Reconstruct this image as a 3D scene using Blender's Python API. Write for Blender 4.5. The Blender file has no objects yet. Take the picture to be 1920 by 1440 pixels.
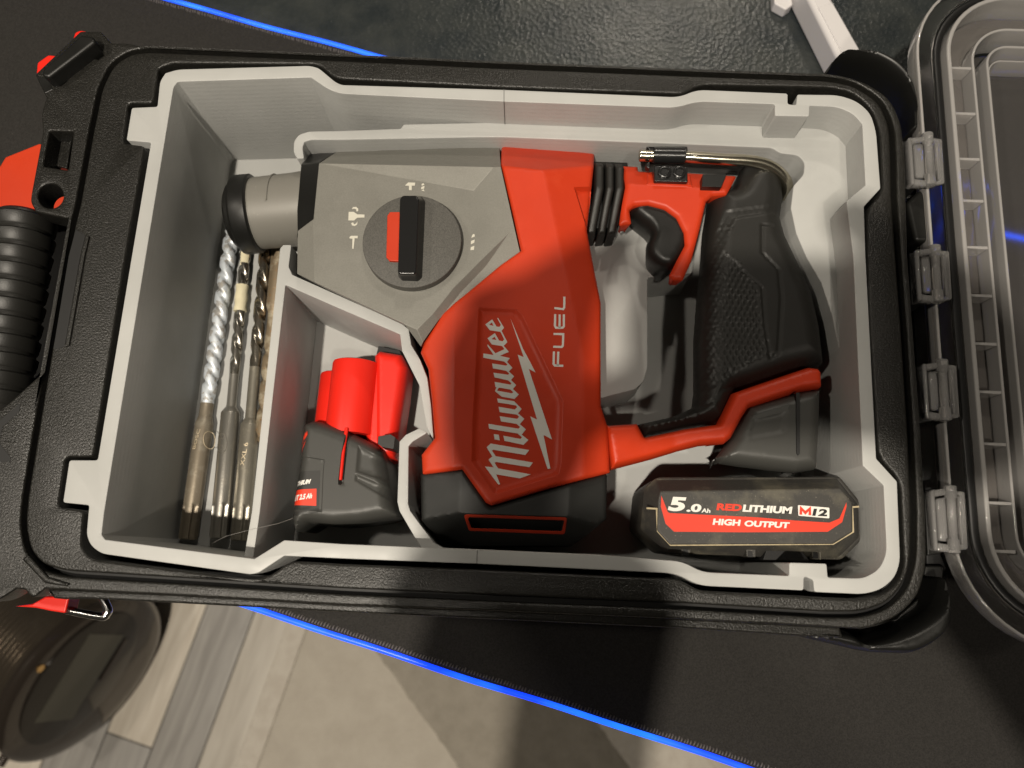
import bpy, bmesh, math, random
import numpy as np
from mathutils import Vector, Matrix, geometry as mgeo

random.seed(7)
S = bpy.context.scene
C = S.collection

# ------------------------------------------------------------------ camera
F_PX = 1450.0                      # focal length in pixels of a 1920 px wide frame
RX, RY, RZ = 0.222, 0.014, 0.045
CAMPOS = np.array([188.67, 3.30, 336.3])      # millimetres, z = 0 is the top of the printed insert
def rot3(rx, ry, rz):
    return (Matrix.Rotation(rz, 3, 'Z') @ Matrix.Rotation(rx, 3, 'X') @ Matrix.Rotation(ry, 3, 'Y'))
RM = rot3(RX, RY, RZ)
RMn = np.array(RM)
cam_d = bpy.data.cameras.new('camera')
cam = bpy.data.objects.new('camera', cam_d); C.objects.link(cam)
cam.matrix_world = Matrix.Translation(Vector(CAMPOS * .001)) @ RM.to_4x4()
cam_d.sensor_width = 36.0
cam_d.lens = 36.0 * F_PX / 1920.0
cam_d.clip_start = 0.005; cam_d.clip_end = 50
cam_d.dof.use_dof = True; cam_d.dof.focus_distance = 0.365; cam_d.dof.aperture_fstop = 9.0
S.camera = cam
S.render.resolution_x, S.render.resolution_y = 1024, 768

# ------------------------------------------------------------------ room light
W = bpy.data.worlds.new("World"); S.world = W; W.use_nodes = True
bg = W.node_tree.nodes['Background']
bg.inputs[0].default_value = (1.0, 0.86, 0.66, 1); bg.inputs[1].default_value = 0.03

def lamp(name, pos, target, power, size, color):
    d = bpy.data.lights.new(name, 'AREA'); d.shape = 'DISK'; d.size = size
    d.energy = power; d.color = color
    o = bpy.data.objects.new(name, d); C.objects.link(o)
    o.location = pos
    o.rotation_euler = (Vector(target) - Vector(pos)).to_track_quat('-Z', 'Y').to_euler()
    return o
WARM = (1.0, 0.905, 0.77)
MID = (0.19, 0.11, 0.0)
lamp('ceiling_lamp_front', (-0.06, -0.36, 1.5), MID, 29.0, 0.038, WARM)
lamp('ceiling_lamp_right', (0.57, -0.50, 1.5), MID, 5.5, 0.07, WARM)
lamp('ceiling_lamp_back', (0.44, 1.55, 1.45), (0.25, 0.35, -0.1), 7.0, 0.10, WARM)
lamp('ceiling_lamp_left', (-0.95, 0.10, 1.45), MID, 6.0, 0.09, WARM)

S.view_settings.view_transform = 'Standard'; S.view_settings.look = 'None'
S.view_settings.gamma = 1.0; S.view_settings.exposure = 0.0
S.view_settings.use_curve_mapping = False
S.render.engine = 'CYCLES'
S.cycles.use_denoising = True
S.cycles.max_bounces = 12; S.cycles.transmission_bounces = 10; S.cycles.transparent_max_bounces = 16
S.cycles.caustics_reflective = False; S.cycles.caustics_refractive = False
S.cycles.sample_clamp_indirect = 6

# ------------------------------------------------------------------ helpers (millimetres)
def P(px, py, z=0.0):
    """point of the plane at height z (mm) that lies on the line of sight through a photo position"""
    d = RMn @ np.array([(px - 960) / F_PX, -(py - 720) / F_PX, -1.0])
    t = (z - CAMPOS[2]) / d[2]
    q = CAMPOS + d * t
    return (float(q[0]), float(q[1]))
def PP(pts, z=0.0): return [P(a, b, z) for a, b in pts]
def P3(px, py, z): x, y = P(px, py, z); return (x, y, z)

def area2(p):
    return sum(p[i][0] * p[(i + 1) % len(p)][1] - p[(i + 1) % len(p)][0] * p[i][1] for i in range(len(p)))
def ccw(p): return p if area2(p) > 0 else p[::-1]
def rnd(pts, r, n=4):
    out = []; N = len(pts)
    for i in range(N):
        ri = r[i] if isinstance(r, (list, tuple)) else r
        a, b, c = Vector(pts[i - 1]), Vector(pts[i]), Vector(pts[(i + 1) % N])
        u, v = a - b, c - b
        lu, lv = u.length, v.length
        if lu < 1e-6 or lv < 1e-6 or ri <= 0: out.append(tuple(b)); continue
        u /= lu; v /= lv
        co = max(-1, min(1, u.dot(v))); ang = math.acos(co)
        if ang > math.radians(172): out.append(tuple(b)); continue
        t = min(ri / max(math.tan(ang / 2), 1e-3), lu * .45, lv * .45)
        p0, p2 = b + u * t, b + v * t
        for k in range(n + 1):
            s = k / n
            q = p0 * (1 - s) ** 2 + b * 2 * s * (1 - s) + p2 * s * s
            out.append((q.x, q.y))
    return out
def soft(pts, small, big=40, limit=52, n=5):
    r = []
    for i in range(len(pts)):
        a, b, c = Vector(pts[i - 1]), Vector(pts[i]), Vector(pts[(i + 1) % len(pts)])
        u, v = b - a, c - b
        t = math.degrees(u.angle(v)) if u.length > 1e-6 and v.length > 1e-6 else 0
        r.append(big if 4 < t < limit else small)
    return rnd(pts, r, n)
def spline(pts, n=6, closed=True):
    out = []; N = len(pts)
    rng = range(N) if closed else range(N - 1)
    for i in rng:
        g = (lambda k: pts[k % N]) if closed else (lambda k: pts[max(0, min(N - 1, k))])
        p0, p1, p2, p3 = [np.array(g(i + k), float) for k in (-1, 0, 1, 2)]
        for k in range(n):
            t = k / n
            q = .5 * ((2 * p1) + (-p0 + p2) * t + (2 * p0 - 5 * p1 + 4 * p2 - p3) * t * t + (-p0 + 3 * p1 - 3 * p2 + p3) * t ** 3)
            out.append(tuple(float(v) for v in q))
    if not closed: out.append(tuple(float(v) for v in pts[-1]))
    return out
def offset(pts, d):
    """move a closed outline outwards by d"""
    p = ccw(pts); N = len(p); out = []
    for i in range(N):
        a, b, c = Vector(p[i - 1]), Vector(p[i]), Vector(p[(i + 1) % N])
        e1, e2 = (b - a), (c - b)
        if e1.length < 1e-9 or e2.length < 1e-9: continue
        e1.normalize(); e2.normalize()
        n1, n2 = Vector((e1.y, -e1.x)), Vector((e2.y, -e2.x))
        m = n1 + n2
        if m.length < 1e-6: m = n1
        m.normalize()
        k = d / max(m.dot(n1), .45)
        q = b + m * k; out.append((q.x, q.y))
    return out

def finish(name, me, material, parent=None, ang=35, bevel=0, seg=2, bang=30):
    me.transform(Matrix.Scale(.001, 4))
    for p in me.polygons: p.use_smooth = True
    if not bevel: me.set_sharp_from_angle(angle=math.radians(ang))
    o = bpy.data.objects.new(name, me); C.objects.link(o)
    me.materials.append(material)
    if bevel:
        b = o.modifiers.new('b', 'BEVEL'); b.width = bevel * .001; b.segments = seg
        b.limit_method = 'ANGLE'; b.angle_limit = math.radians(bang); b.harden_normals = True
        b.use_clamp_overlap = True
    if parent is not None:
        o.parent = parent
        o.matrix_parent_inverse = PINV.get(parent.name, Matrix.Identity(4))
    return o
PINV = {}
def thing(name, label, cat, loc, group=None):
    o = bpy.data.objects.new(name, None); C.objects.link(o)
    o.empty_display_size = .02
    o.location = Vector(loc) * .001
    o['label'] = label; o['category'] = cat
    if group: o['group'] = group
    PINV[o.name] = Matrix.Translation(-Vector(loc) * .001)
    return o
def tag(o, label, cat, group=None):
    o['label'] = label; o['category'] = cat
    if group: o['group'] = group
    return o
def frompy(v, f):
    me = bpy.data.meshes.new('m'); me.from_pydata([tuple(a) for a in v], [], f); me.update(); return me
def clean(me, recalc=True, dist=1e-4):
    bm = bmesh.new(); bm.from_mesh(me)
    bmesh.ops.remove_doubles(bm, verts=bm.verts, dist=dist)
    if recalc: bmesh.ops.recalc_face_normals(bm, faces=bm.faces)
    bm.to_mesh(me); bm.free(); return me

def plate(name, outer, holes, z0, z1, material, parent=None, bev=.4, res=2, ang=35):
    """flat piece with holes between two heights, edges rounded by bev"""
    cu = bpy.data.curves.new('c', 'CURVE'); cu.dimensions = '2D'; cu.fill_mode = 'BOTH'
    for loop in [outer] + list(holes):
        sp = cu.splines.new('POLY'); sp.points.add(len(loop) - 1)
        for i, q in enumerate(loop): sp.points[i].co = (q[0], q[1], 0, 1)
        sp.use_cyclic_u = True
    h = (z1 - z0) / 2; b = min(bev, h * .9)
    cu.extrude = h - b; cu.bevel_depth = b; cu.bevel_resolution = res; cu.offset = -b
    o = bpy.data.objects.new('tmp', cu); C.objects.link(o)
    bpy.context.view_layer.update()
    me = bpy.data.meshes.new_from_object(o.evaluated_get(bpy.context.evaluated_depsgraph_get()))
    bpy.data.objects.remove(o); bpy.data.curves.remove(cu)
    me.transform(Matrix.Translation((0, 0, (z0 + z1) / 2)))
    me.materials.clear(); clean(me, False)
    return finish(name, me, material, parent, ang)

def prism(name, pts, z0, z1, material, parent=None, bevel=.5, seg=2, top=None, bang=30):
    """closed prism; top may be another outline of the same length for tapered sides"""
    if area2(pts) < 0: pts = pts[::-1]; top = top[::-1] if top else None
    top = top or pts; n = len(pts)
    v = [(x, y, z0) for x, y in pts] + [(x, y, z1) for x, y in top]
    f = [list(range(n))[::-1], list(range(n, 2 * n))] + [[i, (i + 1) % n, n + (i + 1) % n, n + i] for i in range(n)]
    return finish(name, frompy(v, f), material, parent, bevel=bevel, seg=seg, bang=bang)
def rings(name, rr, material, parent=None, cap=True, ang=35, bevel=0, closed=True, seg=2):
    """skin a list of rings, each a list of 3d points of equal length"""
    n = len(rr[0]); v = [p for r in rr for p in r]; f = []
    for k in range(len(rr) - 1):
        for i in range(n if closed else n - 1):
            j = (i + 1) % n
            f.append([k * n + i, k * n + j, (k + 1) * n + j, (k + 1) * n + i])
    if cap: f.append(list(range(n))[::-1]); f.append([(len(rr) - 1) * n + i for i in range(n)])
    me = clean(frompy(v, f), True, 1e-5)
    return finish(name, me, material, parent, ang, bevel, seg)
def polymesh(name, verts, faces, material, parent=None, bevel=.6, seg=2, bang=12):
    """verts as (photo x, photo y, height)"""
    v = [P3(*a) for a in verts]
    me = clean(frompy(v, faces), True)
    return finish(name, me, material, parent, bevel=bevel, seg=seg, bang=bang)
def box(name, x0, x1, y0, y1, z0, z1, material, parent=None, bevel=.4):
    return prism(name, [(x0, y0), (x1, y0), (x1, y1), (x0, y1)], z0, z1, material, parent, bevel)

def resample(p, step):
    out = []; N = len(p)
    for i in range(N):
        a, b = Vector(p[i]), Vector(p[(i + 1) % N]); L = (b - a).length
        k = max(1, int(math.ceil(L / step)))
        for j in range(k):
            q = a.lerp(b, j / k); out.append((q.x, q.y))
    return out
def inside(px, py, poly):
    r = np.zeros(len(px), bool); n = len(poly)
    for i in range(n):
        x1, y1 = poly[i]; x2, y2 = poly[(i + 1) % n]
        c = ((y1 > py) != (y2 > py))
        with np.errstate(divide='ignore', invalid='ignore'):
            xi = (x2 - x1) * (py - y1) / (y2 - y1 + 1e-30) + x1
        r ^= c & (px < xi)
    return r
def bdist(px, py, poly, closed=True):
    d = np.full(len(px), 1e9); n = len(poly)
    for i in range(n if closed else n - 1):
        x1, y1 = poly[i]; x2, y2 = poly[(i + 1) % n]
        dx, dy = x2 - x1, y2 - y1; L = dx * dx + dy * dy + 1e-12
        t = np.clip(((px - x1) * dx + (py - y1) * dy) / L, 0, 1)
        d = np.minimum(d, np.hypot(px - x1 - t * dx, py - y1 - t * dy))
    return d
def inflate(name, pts, zb, ze, zt, D, material, parent=None, res=2.0, fn=None, pw=2.0, ang=40, creases=None, rings_at=None, tuck=0):
    """solid over an outline whose top swells from ze at the edge to zt at distance D inside; fn adds relief"""
    p = ccw(pts); B = resample(p, res * .8); nB = len(B)
    xs = np.array([b[0] for b in p]); ys = np.array([b[1] for b in p])
    G = []
    def grid(step, lo, hi):
        gx, gy = np.meshgrid(np.arange(xs.min(), xs.max() + step, step), np.arange(ys.min(), ys.max() + step, step * .866))
        gx = gx + (np.arange(gx.shape[0])[:, None] % 2) * step / 2
        gx, gy = gx.ravel(), gy.ravel()
        m = inside(gx, gy, p); gx, gy = gx[m], gy[m]
        d = bdist(gx, gy, p); m = (d > lo) & (d <= hi)
        return list(zip(gx[m], gy[m]))
    def band(line, closed, dists, both):
        n = len(line); pts = []
        for i in range(n):
            if closed: q0, q1, q2 = line[i - 1], line[i], line[(i + 1) % n]
            else: q0, q1, q2 = line[max(i - 1, 0)], line[i], line[min(i + 1, n - 1)]
            dx, dy = q2[0] - q0[0], q2[1] - q0[1]; L = math.hypot(dx, dy)
            if L < 1e-9: continue
            nx, ny = -dy / L, dx / L
            for dd in dists:
                for sg in ((1, -1) if both else (1,)): pts.append((q1[0] + nx * dd * sg, q1[1] + ny * dd * sg, dd))
        return pts
    keep = res * .62
    near = []
    rg = rings_at if rings_at is not None else ([.25 * res, .6 * res, 1.1 * res] if D < 1 else [D * k for k in (.06, .16, .32, .55, .8) if D * k > .12 * res])
    cand = band(B, True, rg, False)
    if cand:
        cx = np.array([c[0] for c in cand]); cy = np.array([c[1] for c in cand]); cd = np.array([c[2] for c in cand])
        ok = inside(cx, cy, p) & (bdist(cx, cy, p) > cd * .9)
        near += list(zip(cx[ok], cy[ok]))
    for line, closed, dists in (creases or []):
        ln = resample(line, res * .7) if closed else resample(line, res * .7)[:-1]
        if not closed:
            ln = [q for q in ln if bdist(np.array([q[0]]), np.array([q[1]]), line, False)[0] < 1e-3]
        cand = [(q[0], q[1], 0) for q in ln] + band(ccw(ln) if closed else ln, closed, dists, True)
        cx = np.array([c[0] for c in cand]); cy = np.array([c[1] for c in cand])
        ok = inside(cx, cy, p); cx, cy = cx[ok], cy[ok]
        ok = bdist(cx, cy, p) > .12 * res
        near += list(zip(cx[ok], cy[ok]))
    rmax = max(rg) if rg else 0
    g = grid(res, max(res * .4, min(rmax + .5 * res, 1e8) if D < 1 else res * .4), 1e9)
    if near and g:
        cell = {}
        for q in near: cell.setdefault((int(q[0] // keep), int(q[1] // keep)), []).append(q)
        gg = []
        for q in g:
            i0, j0 = int(q[0] // keep), int(q[1] // keep)
            if all((q[0] - r_[0]) ** 2 + (q[1] - r_[1]) ** 2 > keep * keep for a_ in (-1, 0, 1) for b_ in (-1, 0, 1) for r_ in cell.get((i0 + a_, j0 + b_), ())): gg.append(q)
        g = gg
    G = near + g
    V = [Vector(q) for q in B] + [Vector((float(a), float(b))) for a, b in G]
    out = mgeo.delaunay_2d_cdt(V, [(i, (i + 1) % nB) for i in range(nB)], [], 1, 2e-3)
    vv, tri = out[0], out[2]
    x = np.array([q.x for q in vv]); y = np.array([q.y for q in vv])
    d = bdist(x, y, p); d[d < 1e-3] = 0
    t = np.clip(d / max(D, 1e-6), 0, 1)
    z = ze + (zt - ze) * np.power(np.clip(1 - np.power(1 - t, pw), 0, 1), 1 / pw)
    if fn is not None: z = z + fn(x, y, d)
    verts = [(float(a), float(b), float(c)) for a, b, c in zip(x, y, z)]
    faces = [list(f) for f in tri]
    idx = {}
    for i, q in enumerate(verts):
        if d[i] == 0: idx[(round(q[0], 3), round(q[1], 3))] = i
    loop = [idx.get((round(b[0], 3), round(b[1], 3))) for b in B]
    loop = [l for l in loop if l is not None]
    k = len(verts); low = []
    for i_, l in enumerate(loop):
        a_, b_, c_ = verts[loop[i_ - 1]], verts[l], verts[loop[(i_ + 1) % len(loop)]]
        dx, dy = c_[0] - a_[0], c_[1] - a_[1]; L_ = math.hypot(dx, dy) or 1
        low.append((b_[0] - dy / L_ * tuck, b_[1] + dx / L_ * tuck, zb))
    verts += low
    nL = len(loop)
    faces += [[loop[i], k + i, k + (i + 1) % nL, loop[(i + 1) % nL]] for i in range(nL)]
    me = frompy(verts, faces)
    bm = bmesh.new(); bm.from_mesh(me); bmesh.ops.recalc_face_normals(bm, faces=bm.faces)
    up = sum(f.normal.z * f.calc_area() for f in bm.faces)
    if up < 0: bmesh.ops.reverse_faces(bm, faces=bm.faces)
    bm.to_mesh(me); bm.free()
    return finish(name, me, material, parent, ang)

def tube(name, pts, r, material, parent=None, n=10, caps=True, ang=50):
    """round bar through 3d points; r is a number or one radius per point"""
    pts = [Vector(p) for p in pts]; N = len(pts); rr = []
    prev = None
    for i in range(N):
        t = (pts[min(i + 1, N - 1)] - pts[max(i - 1, 0)]).normalized()
        if prev is None:
            a = Vector((0, 0, 1)) if abs(t.z) < .9 else Vector((1, 0, 0))
            u = t.cross(a).normalized()
        else:
            u = (prev - t * prev.dot(t)).normalized()
        prev = u; w = t.cross(u)
        R = r[i] if isinstance(r, (list, tuple)) else r
        rr.append([tuple(pts[i] + (u * math.cos(2 * math.pi * k / n) + w * math.sin(2 * math.pi * k / n)) * R) for k in range(n)])
    return rings(name, rr, material, parent, caps, ang)
def lathe(name, p0, p1, prof, material, parent=None, n=40, ang=35, cap=True):
    """turned piece along the axis p0-p1; prof = [(distance along axis, radius)]"""
    a, b = Vector(p0), Vector(p1); t = (b - a).normalized()
    q = Vector((0, 0, 1)) if abs(t.z) < .9 else Vector((1, 0, 0))
    u = t.cross(q).normalized(); w = t.cross(u)
    rr = [[tuple(a + t * s + (u * math.cos(2 * math.pi * k / n) + w * math.sin(2 * math.pi * k / n)) * R) for k in range(n)] for s, R in prof]
    return rings(name, rr, material, parent, cap, ang)
def ribbon(name, lines, w, z, material, parent=None, h=.12):
    """raised strokes of width w along open polylines (mm)"""
    v = []; f = []
    for L in lines:
        n = len(L); k0 = len(v)
        for i in range(n):
            a, b, c = Vector(L[max(i - 1, 0)]), Vector(L[i]), Vector(L[min(i + 1, n - 1)])
            e1 = (b - a) if i > 0 else (c - b); e2 = (c - b) if i < n - 1 else (b - a)
            e1.normalize(); e2.normalize()
            n1 = Vector((-e1.y, e1.x)); m = n1 + Vector((-e2.y, e2.x)); m.normalize()
            m = m * (w / 2 / max(.5, m.dot(n1)))
            for s in (1, -1):
                q = b + m * s; v.append((q.x, q.y, z)); v.append((q.x, q.y, z + h))
        for i in range(n - 1):
            A = k0 + 4 * i; Bq = A + 4
            f += [[A + 1, A + 3, Bq + 3, Bq + 1], [A, A + 1, Bq + 1, Bq], [A + 3, A + 2, Bq + 2, Bq + 3]]
        f += [[k0, k0 + 2, k0 + 3, k0 + 1], [len(v) - 4, len(v) - 3, len(v) - 1, len(v) - 2]]
    return finish(name, clean(frompy(v, f), True, 1e-6), material, parent, 30)
def decal(name, loops, zf, material, parent=None, h=.12):
    """flat print with holes; zf(x, y) gives the surface height"""
    cu = bpy.data.curves.new('c', 'CURVE'); cu.dimensions = '2D'; cu.fill_mode = 'BOTH'; cu.extrude = h
    for loop in loops:
        sp = cu.splines.new('POLY'); sp.points.add(len(loop) - 1)
        for i, q in enumerate(loop): sp.points[i].co = (q[0], q[1], 0, 1)
        sp.use_cyclic_u = True
    return _flat(name, cu, None, zf, material, parent)
def _flat(name, cu, quad, zf, material, parent):
    o = bpy.data.objects.new('tmp', cu); C.objects.link(o)
    bpy.context.view_layer.update()
    me = bpy.data.meshes.new_from_object(o.evaluated_get(bpy.context.evaluated_depsgraph_get()))
    bpy.data.objects.remove(o); bpy.data.curves.remove(cu)
    me.materials.clear()
    xs = [v.co.x for v in me.vertices]; ys = [v.co.y for v in me.vertices]
    x0, x1, y0, y1 = min(xs), max(xs), min(ys), max(ys)
    for v in me.vertices:
        x, y = v.co.x, v.co.y
        if quad:
            u, w = (x - x0) / (x1 - x0), (y - y0) / (y1 - y0)
            a, b, c, d = [Vector(q) for q in quad]
            q = (a * (1 - u) + b * u) * (1 - w) + (d * (1 - u) + c * u) * w
            x, y = q.x, q.y
        v.co = (x, y, v.co.z + zf(x, y))
    return finish(name, me, material, parent, 30)
def text(name, body, quad_px, zref, zf, material, parent=None, bold=.02, shear=0.0, h=.1, space=1.0):
    """lettering fitted between four photo positions: bottom left, bottom right, top right, top left"""
    cu = bpy.data.curves.new('t', 'FONT'); cu.body = body; cu.size = 1; cu.offset = bold; cu.shear = shear
    cu.extrude = h; cu.space_character = space; cu.resolution_u = 4
    return _flat(name, cu, PP(quad_px, zref), zf if callable(zf) else (lambda x, y: zf), material, parent)

def facet(name, verts, faces, zb, material, parent=None, bevel=.5, seg=2, bang=7, shrink=.2):
    """faceted shell given by (photo x, photo y, height) corners; its open border drops to zb"""
    bm = bmesh.new(); vs = [bm.verts.new(P3(*a)) for a in verts]
    for f in faces: bm.faces.new([vs[i] for i in f])
    bmesh.ops.recalc_face_normals(bm, faces=bm.faces)
    if sum(f.normal.z for f in bm.faces) < 0: bmesh.ops.reverse_faces(bm, faces=bm.faces)
    cen_ = sum((v.co for v in bm.verts), Vector()) / len(bm.verts)
    r = bmesh.ops.extrude_edge_only(bm, edges=[e for e in bm.edges if e.is_boundary])
    for g in r['geom']:
        if isinstance(g, bmesh.types.BMVert): g.co = Vector((g.co.x + (cen_.x - g.co.x) * shrink, g.co.y + (cen_.y - g.co.y) * shrink, zb))
    bmesh.ops.recalc_face_normals(bm, faces=bm.faces)
    if max(bm.faces, key=lambda f: f.calc_center_median().z).normal.z < 0: bmesh.ops.reverse_faces(bm, faces=bm.faces)
    me = bpy.data.meshes.new(name); bm.to_mesh(me); bm.free()
    return finish(name, me, material, parent, bevel=bevel, seg=seg, bang=bang)
def patch(name, quad_px, zref, zf, material, parent=None, nx=10, ny=8):
    a, b, c, d = [Vector(q) for q in PP(quad_px, zref)]; v = []; f = []
    for j in range(ny + 1):
        for i in range(nx + 1):
            u, w = i / nx, j / ny; q = (a * (1 - u) + b * u) * (1 - w) + (d * (1 - u) + c * u) * w
            v.append((q.x, q.y, zf(q.x, q.y)))
    for j in range(ny):
        for i in range(nx): k = j * (nx + 1) + i; f.append([k, k + 1, k + nx + 2, k + nx + 1])
    return finish(name, frompy(v, f), material, parent, 60)

# ------------------------------------------------------------------ materials
def M(name, col, rough=.5, metal=0.0, bump=None, var=None, spec=.5, coat=0, dirt=None, emit=None, trans=0, ior=1.45, spread=None):
    m = bpy.data.materials.new(name); m.use_nodes = True
    nt = m.node_tree; b = nt.nodes['Principled BSDF']; N, L = nt.nodes.new, nt.links.new
    def sset(k, v):
        if k in b.inputs: b.inputs[k].default_value = v
    sset('Base Color', (*col, 1)); sset('Roughness', rough); sset('Metallic', metal)
    sset('Specular IOR Level', spec); sset('Coat Weight', coat); sset('Transmission Weight', trans); sset('IOR', ior)
    tc = N('ShaderNodeTexCoord')
    cur = None
    def noise(scale, det=4, rg=.6):
        n = N('ShaderNodeTexNoise'); n.inputs['Scale'].default_value = scale
        n.inputs['Detail'].default_value = det; n.inputs['Roughness'].default_value = rg
        L(tc.outputs['Object'], n.inputs['Vector']); return n
    def ramp(src, lo, hi, a, c):
        r = N('ShaderNodeMapRange'); r.inputs[1].default_value = lo; r.inputs[2].default_value = hi
        r.inputs[3].default_value = a; r.inputs[4].default_value = c
        L(src, r.inputs[0]); return r.outputs[0]
    def mix(fac, c1, c2):
        x = N('ShaderNodeMix'); x.data_type = 'RGBA'
        L(fac, x.inputs[0])
        for k, c in ((6, c1), (7, c2)):
            if hasattr(c, 'is_linked') or hasattr(c, 'links'): L(c, x.inputs[k])
            else: x.inputs[k].default_value = (*c, 1)
        return x.outputs[2]
    if var:                                   # (scale, second colour)
        n = noise(var[0]); cur = mix(ramp(n.outputs[0], .35, .65, 0, 1), col, var[1])
    for dd in (dirt or []):                   # (scale, threshold, colour, softness)
        n = noise(dd[0], 6, .65)
        cur = mix(ramp(n.outputs[0], dd[1], dd[1] + dd[3], 0, 1), cur if cur is not None else col, dd[2])
    if cur is not None: L(cur, b.inputs['Base Color'])
    if spread:                                # roughness variation (scale, low, high)
        n = noise(spread[0]); L(ramp(n.outputs[0], .3, .7, spread[1], spread[2]), b.inputs['Roughness'])
    last = None
    for bb in (bump or []):                   # (kind, scale, strength, distance mm)
        if bb[0] == 'noise': src = noise(bb[1], 3).outputs[0]
        elif bb[0] == 'vor':
            v = N('ShaderNodeTexVoronoi'); v.inputs['Scale'].default_value = bb[1]; L(tc.outputs['Object'], v.inputs['Vector']); src = v.outputs[0]
        elif bb[0] == 'layer':
            w = N('ShaderNodeTexWave'); w.bands_direction = 'Z'; w.inputs['Scale'].default_value = bb[1]
            w.inputs['Distortion'].default_value = .4; L(tc.outputs['Object'], w.inputs['Vector']); src = w.outputs[1]
        bu = N('ShaderNodeBump'); bu.inputs['Strength'].default_value = bb[2]; bu.inputs['Distance'].default_value = bb[3] * .001
        L(src, bu.inputs['Height'])
        if last is not None: L(last, bu.inputs['Normal'])
        last = bu.outputs[0]
    if last is not None: L(last, b.inputs['Normal'])
    if emit:
        sset('Emission Color', (*emit[0], 1)); sset('Emission Strength', emit[1])
    return m

PLA = M('grey_print', (.42, .423, .41), .5, bump=[('layer', 420, .4, .15), ('layer', 95, .12, .2), ('noise', 260, .10, .3)], var=(22, (.385, .388, .375)), dirt=[(14, .60, (.355, .357, .345), .18), (1900, .74, (.52, .52, .50), .03)], spread=(60, .40, .6))
BLK = M('black_case_plastic', (.008, .0078, .0069), .33, bump=[('noise', 1150, .75, .40)], var=(1150, (.021, .020, .0172)), spread=(30, .28, .38))  # fine paler mottle puts the grain's sparkle into the base colour
BLKS = M('smooth_black_plastic', (.008, .008, .0072), .34, bump=[('noise', 1500, .2, .15)], spread=(50, .32, .46), dirt=[(1800, .72, (.08, .075, .065), .05)])
DEEP = M('dark_plastic_and_recess_shade', (.008, .008, .008), .6)  # real dark plastic, and dark patches standing for shaded slots
RED = M('red_plastic', (.54, .039, .0085), .5, bump=[('noise', 2500, .12, .08)], var=(30, (.50, .035, .0078)), spread=(45, .40, .54), spec=.42, dirt=[(620, .765, (.62, .25, .16), .02), (35, .62, (.56, .05, .014), .15)])
REDB = M('bright_red_plastic', (.72, .018, .008), .4, bump=[('noise', 2000, .1, .08)])
GREY = M('grey_cast_housing', (.205, .20, .178), .40, metal=.25, bump=[('noise', 2600, .3, .12)], var=(1500, (.235, .229, .204)), spread=(70, .36, .5))
GREYL = M('grey_chuck_sleeve', (.20, .192, .17), .46, metal=.05, bump=[('noise', 2200, .2, .1)], dirt=[(260, .62, (.25, .24, .21), .1)])
RUB = M('black_rubber', (.014, .0136, .012), .44, bump=[('noise', 1800, .35, .18)], dirt=[(1500, .70, (.10, .095, .08), .06)])
BATT = M('battery_grey_plastic', (.046, .046, .042), .45, bump=[('noise', 2400, .35, .15)], dirt=[(1400, .70, (.16, .155, .14), .05), (18, .6, (.058, .056, .05), .2)])
DUSTY = M('dusty_black_plastic', (.040, .038, .034), .52, bump=[('noise', 2000, .35, .18)], dirt=[(45, .50, (.115, .105, .078), .22), (1300, .63, (.26, .24, .19), .07)])
DUST = M('pale_dust_line', (.42, .35, .22), .8, dirt=[(500, .5, (.25, .21, .13), .2)])
WHITE = M('white_print', (.74, .72, .67), .5)
WHITEP = M('white_plastic', (.62, .60, .60), .4, bump=[('noise', 400, .05, .2)])
REDP = M('red_print', (.70, .045, .018), .5, dirt=[(900, .7, (.5, .2, .14), .06)])
STEEL = M('bright_steel', (.62, .58, .47), .22, metal=1, dirt=[(120, .58, (.34, .29, .2), .12)], bump=[('noise', 700, .12, .1)])
CHROME = M('chrome_wire', (.75, .75, .75), .15, metal=1)
BLKM = M('black_steel', (.012, .012, .012), .25, spec=.6, bump=[('noise', 900, .15, .15)])
CLEAR = M('clear_plastic', (.96, .94, .92), .05, trans=.84, ior=1.49, bump=[('noise', 260, .35, .6)])
FROST = M('frosted_clear_plastic', (.85, .83, .80), .22, trans=1.0, ior=1.45, bump=[('noise', 500, .2, .2)])
# ================================================================== the setting
ZM = -112.0                       # top of the desk mat
ZD = -115.5                       # desk top
ZF = -860.0                       # floor
def line_pt(a, b, t): return (a[0] + (b[0] - a[0]) * t, a[1] + (b[1] - a[1]) * t)
U0, U1 = P(320, 0, ZM), P(1910, 435, ZM)          # far edge of the mat
L0, L1 = P(470, 1140, ZM), P(1400, 1440, ZM)      # near edge of the mat
uA, uB = line_pt(U0, U1, -.9), line_pt(U0, U1, 1.9)
lA, lB = line_pt(L0, L1, -1.6), line_pt(L0, L1, 2.8)

CLOTH = M('black_mat_cloth', (.016, .0148, .0135), .85, bump=[('noise', 1400, .7, .4)], var=(1300, (.030, .028, .0255)), dirt=[(330, .745, (.30, .28, .24), .02), (1500, .72, (.12, .115, .10), .04)], spec=.3)
LED = M('blue_light_tube', (.02, .08, .5), .3, emit=((.004, .055, 1.0), 2.0))
_nt = LED.node_tree; _n = _nt.nodes.new('ShaderNodeTexNoise'); _n.inputs['Scale'].default_value = 26; _tc = _nt.nodes.new('ShaderNodeTexCoord')
_r = _nt.nodes.new('ShaderNodeValToRGB'); _r.color_ramp.elements[0].position = .38; _r.color_ramp.elements[1].position = .66
_r.color_ramp.elements[0].color = (.003, .035, .85, 1); _r.color_ramp.elements[1].color = (.012, .13, 1, 1)
_nt.links.new(_tc.outputs['Object'], _n.inputs['Vector']); _nt.links.new(_n.outputs[0], _r.inputs[0]); _nt.links.new(_r.outputs[0], _nt.nodes['Principled BSDF'].inputs['Emission Color'])
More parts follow.
